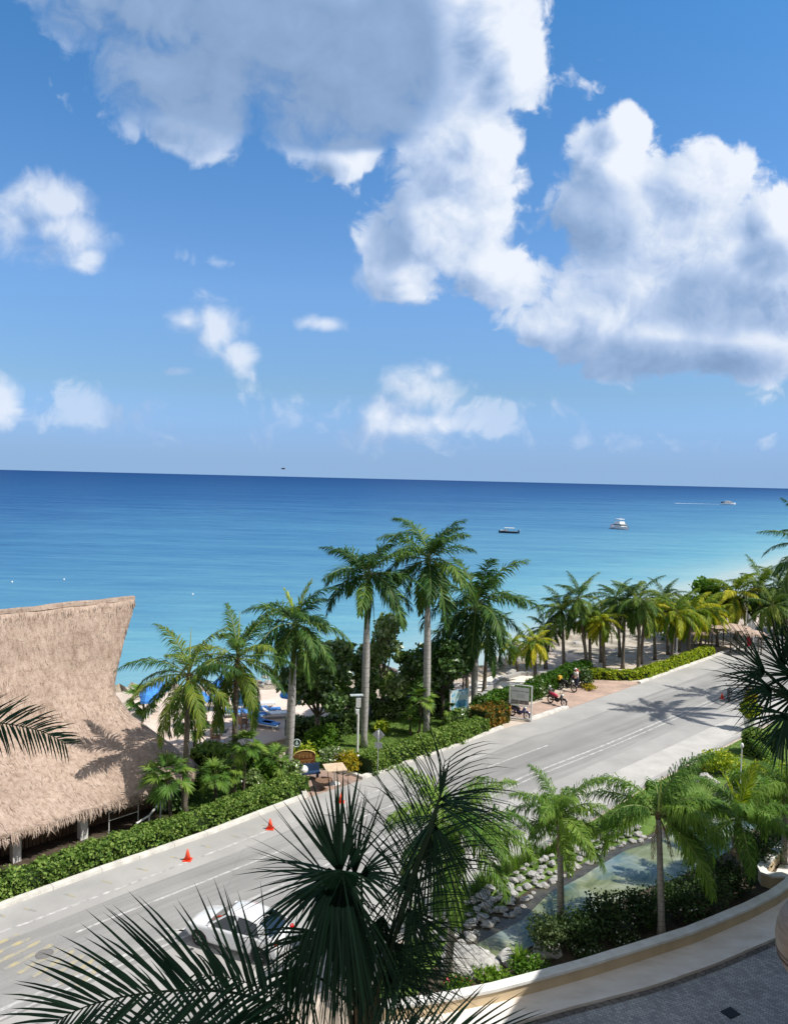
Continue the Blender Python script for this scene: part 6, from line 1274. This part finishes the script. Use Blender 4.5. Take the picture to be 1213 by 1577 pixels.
# ---------------------------------------------------------------- dark palms close to the hotel balcony
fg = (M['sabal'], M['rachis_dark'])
def curve(pts, k=14):
    P = [np.array(p, float) for p in pts]; out = []
    for i in range(len(P) - 1):
        p0 = P[max(i - 1, 0)]; p1 = P[i]; p2 = P[i + 1]; p3 = P[min(i + 2, len(P) - 1)]
        for q in range(k): t = q / k; out.append(.5 * ((2 * p1) + (-p0 + p2) * t + (2 * p0 - 5 * p1 + 4 * p2 - p3) * t * t + (-p0 + 3 * p1 - 3 * p2 + p3) * t ** 3))
    return out + [P[-1]]
def frond_px(t, pts, n, leaf, wid, side=(1, 0, 0), fwd=.7, droop=.5, vee=.15, plum=.15, start=.1, seed=0, rw=.03, tip=.4, segdroop=1.2, peak=.4):
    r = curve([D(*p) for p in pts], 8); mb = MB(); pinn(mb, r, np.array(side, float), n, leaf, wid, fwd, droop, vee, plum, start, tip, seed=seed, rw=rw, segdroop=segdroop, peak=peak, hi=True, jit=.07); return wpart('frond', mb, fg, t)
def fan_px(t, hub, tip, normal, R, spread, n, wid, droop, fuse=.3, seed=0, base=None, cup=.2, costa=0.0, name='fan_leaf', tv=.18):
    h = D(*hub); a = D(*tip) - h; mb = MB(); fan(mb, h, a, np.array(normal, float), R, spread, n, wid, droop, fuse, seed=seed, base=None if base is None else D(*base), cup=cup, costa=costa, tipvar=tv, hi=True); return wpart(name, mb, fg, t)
# centre palm
hc = D(560, 1570, 9.3); b0 = np.array([hc[0], hc[1], 0.0]); cpalm = thing('fan_palm', b0, 'big dark fan palm rising in front of the road, blades against the bright asphalt', 'palm tree')
m = MB(); m.tube([b0 - [0, 0, .1], b0 + [.1, .05, 4], b0 + [.05, 0, 8], hc], [.22, .17, .14, .12], 10, wob=.1); wpart('trunk', m, M['dark_trunk'], cpalm, True)
m = MB()
for i in range(16): q = i * 2.4; m.tube([hc + [math.cos(q) * .08, math.sin(q) * .08, -.5], hc + [math.cos(q) * .2, math.sin(q) * .2, .1 + .2 * (i % 3)]], [.05, .02], 5)
wpart('leaf_bases', m, M['boot'], cpalm)
P_ = cpalm; hb = (560, 1570, 9.3)
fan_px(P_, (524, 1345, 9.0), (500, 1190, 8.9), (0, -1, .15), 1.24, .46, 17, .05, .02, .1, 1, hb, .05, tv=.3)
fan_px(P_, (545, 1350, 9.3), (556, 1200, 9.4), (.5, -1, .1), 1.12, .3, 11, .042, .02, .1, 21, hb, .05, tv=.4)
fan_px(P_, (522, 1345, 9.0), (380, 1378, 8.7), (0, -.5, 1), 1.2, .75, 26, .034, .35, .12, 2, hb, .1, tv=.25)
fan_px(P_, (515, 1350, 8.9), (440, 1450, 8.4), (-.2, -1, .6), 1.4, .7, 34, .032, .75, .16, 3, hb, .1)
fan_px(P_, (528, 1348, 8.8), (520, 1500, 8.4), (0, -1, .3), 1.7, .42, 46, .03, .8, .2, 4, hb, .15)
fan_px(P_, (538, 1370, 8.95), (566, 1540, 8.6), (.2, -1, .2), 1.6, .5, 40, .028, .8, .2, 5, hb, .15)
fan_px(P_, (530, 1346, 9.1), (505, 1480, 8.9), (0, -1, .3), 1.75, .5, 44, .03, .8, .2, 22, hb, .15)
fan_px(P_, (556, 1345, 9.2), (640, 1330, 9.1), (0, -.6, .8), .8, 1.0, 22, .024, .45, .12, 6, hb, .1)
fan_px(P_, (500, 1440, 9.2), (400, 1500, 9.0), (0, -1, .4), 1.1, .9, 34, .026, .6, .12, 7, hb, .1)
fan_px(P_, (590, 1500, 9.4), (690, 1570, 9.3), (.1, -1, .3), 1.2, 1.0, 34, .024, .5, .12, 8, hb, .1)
fan_px(P_, (505, 1352, 9.6), (385, 1275, 9.7), (0, -1, .1), 1.05, .4, 8, .024, .05, .05, 9, hb, .05, tv=.4)
fan_px(P_, (600, 1450, 9.5), (660, 1540, 9.4), (.1, -1, .3), 1.35, .8, 30, .02, .7, .06, 23, hb, .1)
fan_px(P_, (575, 1420, 9.5), (610, 1560, 9.4), (.1, -1, .3), 1.4, .6, 30, .022, .8, .08, 24, hb, .1)
fan_px(P_, (470, 1490, 9.1), (420, 1570, 9.0), (0, -1, .4), 1.0, 1.0, 34, .028, .6, .15, 25, hb, .1)
fan_px(P_, (524, 1340, 8.85), (520, 1420, 8.7), (0, -1, .5), .8, 1.5, 40, .03, .8, .3, 26, hb, .1)
fan_px(P_, (532, 1345, 9.0), (590, 1240, 9.1), (.2, -1, .1), .8, .25, 5, .03, .05, .12, 27, hb, .05, tv=.4)
# tall arching leaf to the right of it
frond_px(P_, ((566, 1600, 9.4), (590, 1480, 9.35), (622, 1360, 9.3), (660, 1245, 9.25), (686, 1170, 9.2)), 46, 1.45, .021, (1, .1, 0), .75, .8, .12, .3, .12, 11, .022, .5, 1.5, .55)
frond_px(P_, ((576, 1590, 9.7), (606, 1490, 9.75), (645, 1380, 9.8), (668, 1290, 9.8), (676, 1210, 9.85)), 34, 1.3, .02, (1, -.2, 0), .7, .85, .12, .4, .15, 12, .02, .5, 1.5, .55)
fan_px(P_, (678, 1225, 9.2), (688, 1165, 9.1), (0, -1, .1), .5, .2, 6, .04, .02, .12, 13, (600, 1470, 9.3), .05, tv=.3)
fan_px(P_, (676, 1240, 9.2), (800, 1270, 9.1), (0, -.5, 1), 1.25, .7, 18, .02, .8, .04, 14, (600, 1470, 9.3), .1)
fan_px(P_, (672, 1255, 9.3), (560, 1330, 9.3), (0, -.5, 1), 1.2, .6, 14, .018, .8, .04, 15, (600, 1470, 9.3), .1)
fan_px(P_, (668, 1270, 9.2), (735, 1430, 9.0), (.3, -1, .3), 1.5, .5, 18, .02, .7, .05, 16, (600, 1470, 9.3), .1)
fan_px(P_, (662, 1290, 9.4), (640, 1440, 9.2), (0, -1, .3), 1.3, .6, 18, .02, .7, .05, 17, (600, 1470, 9.3), .1)
fan_px(P_, (628, 1400, 9.45), (690, 1500, 9.3), (.2, -1, .3), 1.35, .7, 26, .022, .6, .05, 61, hb, .1)
fan_px(P_, (640, 1340, 9.5), (600, 1470, 9.4), (-.1, -1, .3), 1.3, .7, 26, .022, .7, .05, 62, hb, .1)
fan_px(P_, (590, 1410, 9.6), (560, 1540, 9.5), (0, -1, .3), 1.3, .8, 30, .024, .6, .08, 63, hb, .1)
fan_px(P_, (664, 1262, 9.35), (650, 1380, 9.3), (0, -1, .3), 1.2, .5, 18, .022, .6, .05, 64, (600, 1470, 9.3), .1)
fan_px(P_, (676, 1230, 9.25), (760, 1235, 9.2), (0, -.6, 1), 1.2, .5, 12, .02, .55, .05, 65, (600, 1470, 9.3), .1)
# low fronds of feather palm at the bottom edge
hc2 = D(470, 1720, 8.2); b2 = np.array([hc2[0], hc2[1], 0]); fp = thing('feather_palm', b2, 'dark feather palm below the frame sending long fronds across the bottom edge', 'palm tree')
m = MB(); m.tube([b2 - [0, 0, .1], b2 + [.05, .05, 5], hc2], [.2, .16, .14], 10, wob=.1); wpart('trunk', m, M['dark_trunk'], fp, True)
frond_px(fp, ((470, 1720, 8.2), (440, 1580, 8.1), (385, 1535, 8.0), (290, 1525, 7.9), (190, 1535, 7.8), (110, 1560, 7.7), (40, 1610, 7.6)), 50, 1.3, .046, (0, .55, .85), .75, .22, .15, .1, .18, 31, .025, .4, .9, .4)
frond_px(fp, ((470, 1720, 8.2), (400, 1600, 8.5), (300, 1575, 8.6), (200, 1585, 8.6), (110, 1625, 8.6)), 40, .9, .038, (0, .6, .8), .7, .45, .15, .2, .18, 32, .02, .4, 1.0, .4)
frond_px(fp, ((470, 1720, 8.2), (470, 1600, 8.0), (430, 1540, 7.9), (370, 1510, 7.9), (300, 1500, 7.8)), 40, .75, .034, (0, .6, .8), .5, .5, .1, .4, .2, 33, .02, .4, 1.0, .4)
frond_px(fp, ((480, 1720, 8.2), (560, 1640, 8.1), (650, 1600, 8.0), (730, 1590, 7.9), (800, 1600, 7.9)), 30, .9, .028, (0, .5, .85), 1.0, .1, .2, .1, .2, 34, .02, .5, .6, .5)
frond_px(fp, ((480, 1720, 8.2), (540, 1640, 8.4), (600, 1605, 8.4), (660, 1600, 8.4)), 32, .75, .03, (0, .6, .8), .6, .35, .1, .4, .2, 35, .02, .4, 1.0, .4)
# frond reaching in at the left edge
hc3 = D(-190, 1190, 10.5); b3_ = np.array([hc3[0], hc3[1], 0]); lpm = thing('feather_palm', b3_, 'feather palm outside the left edge, one dark frond hanging over the thatch', 'palm tree')
m = MB(); m.tube([b3_ - [0, 0, .1], b3_ + [.05, .05, 6], hc3], [.2, .16, .14], 10, wob=.1); wpart('trunk', m, M['dark_trunk'], lpm, True)
frond_px(lpm, ((-190, 1190, 10.5), (-110, 1120, 10.4), (-20, 1112, 10.3), (60, 1125, 10.2), (102, 1146, 10.1)), 56, .62, .034, (0, .6, .8), .6, .35, .1, .12, .15, 41, .022, .45, 1.0, .5)
frond_px(lpm, ((-190, 1190, 10.5), (-210, 1080, 10.5), (-260, 1020, 10.6), (-330, 1010, 10.6)), 30, .66, .04, (0, .6, .8), .6, .4, .1, .2, .15, 42)
# right edge fan palm
hc4 = D(1262, 1130, 7.6); b4 = np.array([hc4[0], hc4[1], 0]); rp = thing('fan_palm', b4, 'dark fan palm at the right edge, spiky blades over the far end of the road', 'palm tree')
m = MB(); m.tube([b4 - [0, 0, .1], b4 + [.05, .05, 6], hc4], [.2, .16, .14], 10, wob=.1); wpart('trunk', m, M['dark_trunk'], rp, True)
hb = (1262, 1130, 7.6)
for i, (hub, tip, nn, R, sp, n, w, dr, fu) in enumerate((
    ((1178, 1035, 7.4), (1090, 985, 7.3), (0, -.8, .6), .66, .95, 26, .02, .2, .1), ((1188, 1060, 7.2), (1100, 1065, 7.1), (0, -.7, .7), .62, 1.0, 26, .018, .3, .1), ((1205, 1030, 7.6), (1195, 930, 7.6), (.2, -1, .2), .66, .6, 18, .024, .05, .15),
    ((1210, 1100, 7.2), (1150, 1150, 7.1), (0, -1, .5), .6, 1.1, 28, .018, .4, .1), ((1225, 1010, 7.8), (1215, 960, 7.8), (.1, -1, .3), .5, 1.0, 20, .024, .2, .15), ((1228, 1070, 7.4), (1190, 1130, 7.3), (0, -1, .3), .62, 1.4, 34, .022, .4, .18), ((1206, 1120, 7.5), (1175, 1190, 7.5), (0, -1, .3), .42, 1.0, 20, .018, .5, .1), ((1222, 1040, 7.5), (1170, 990, 7.5), (.1, -1, .5), .58, 1.2, 28, .022, .3, .15))):
    fan_px(rp, hub, tip, nn, R, sp, n, w, dr, fu, 50 + i, hb, .1)
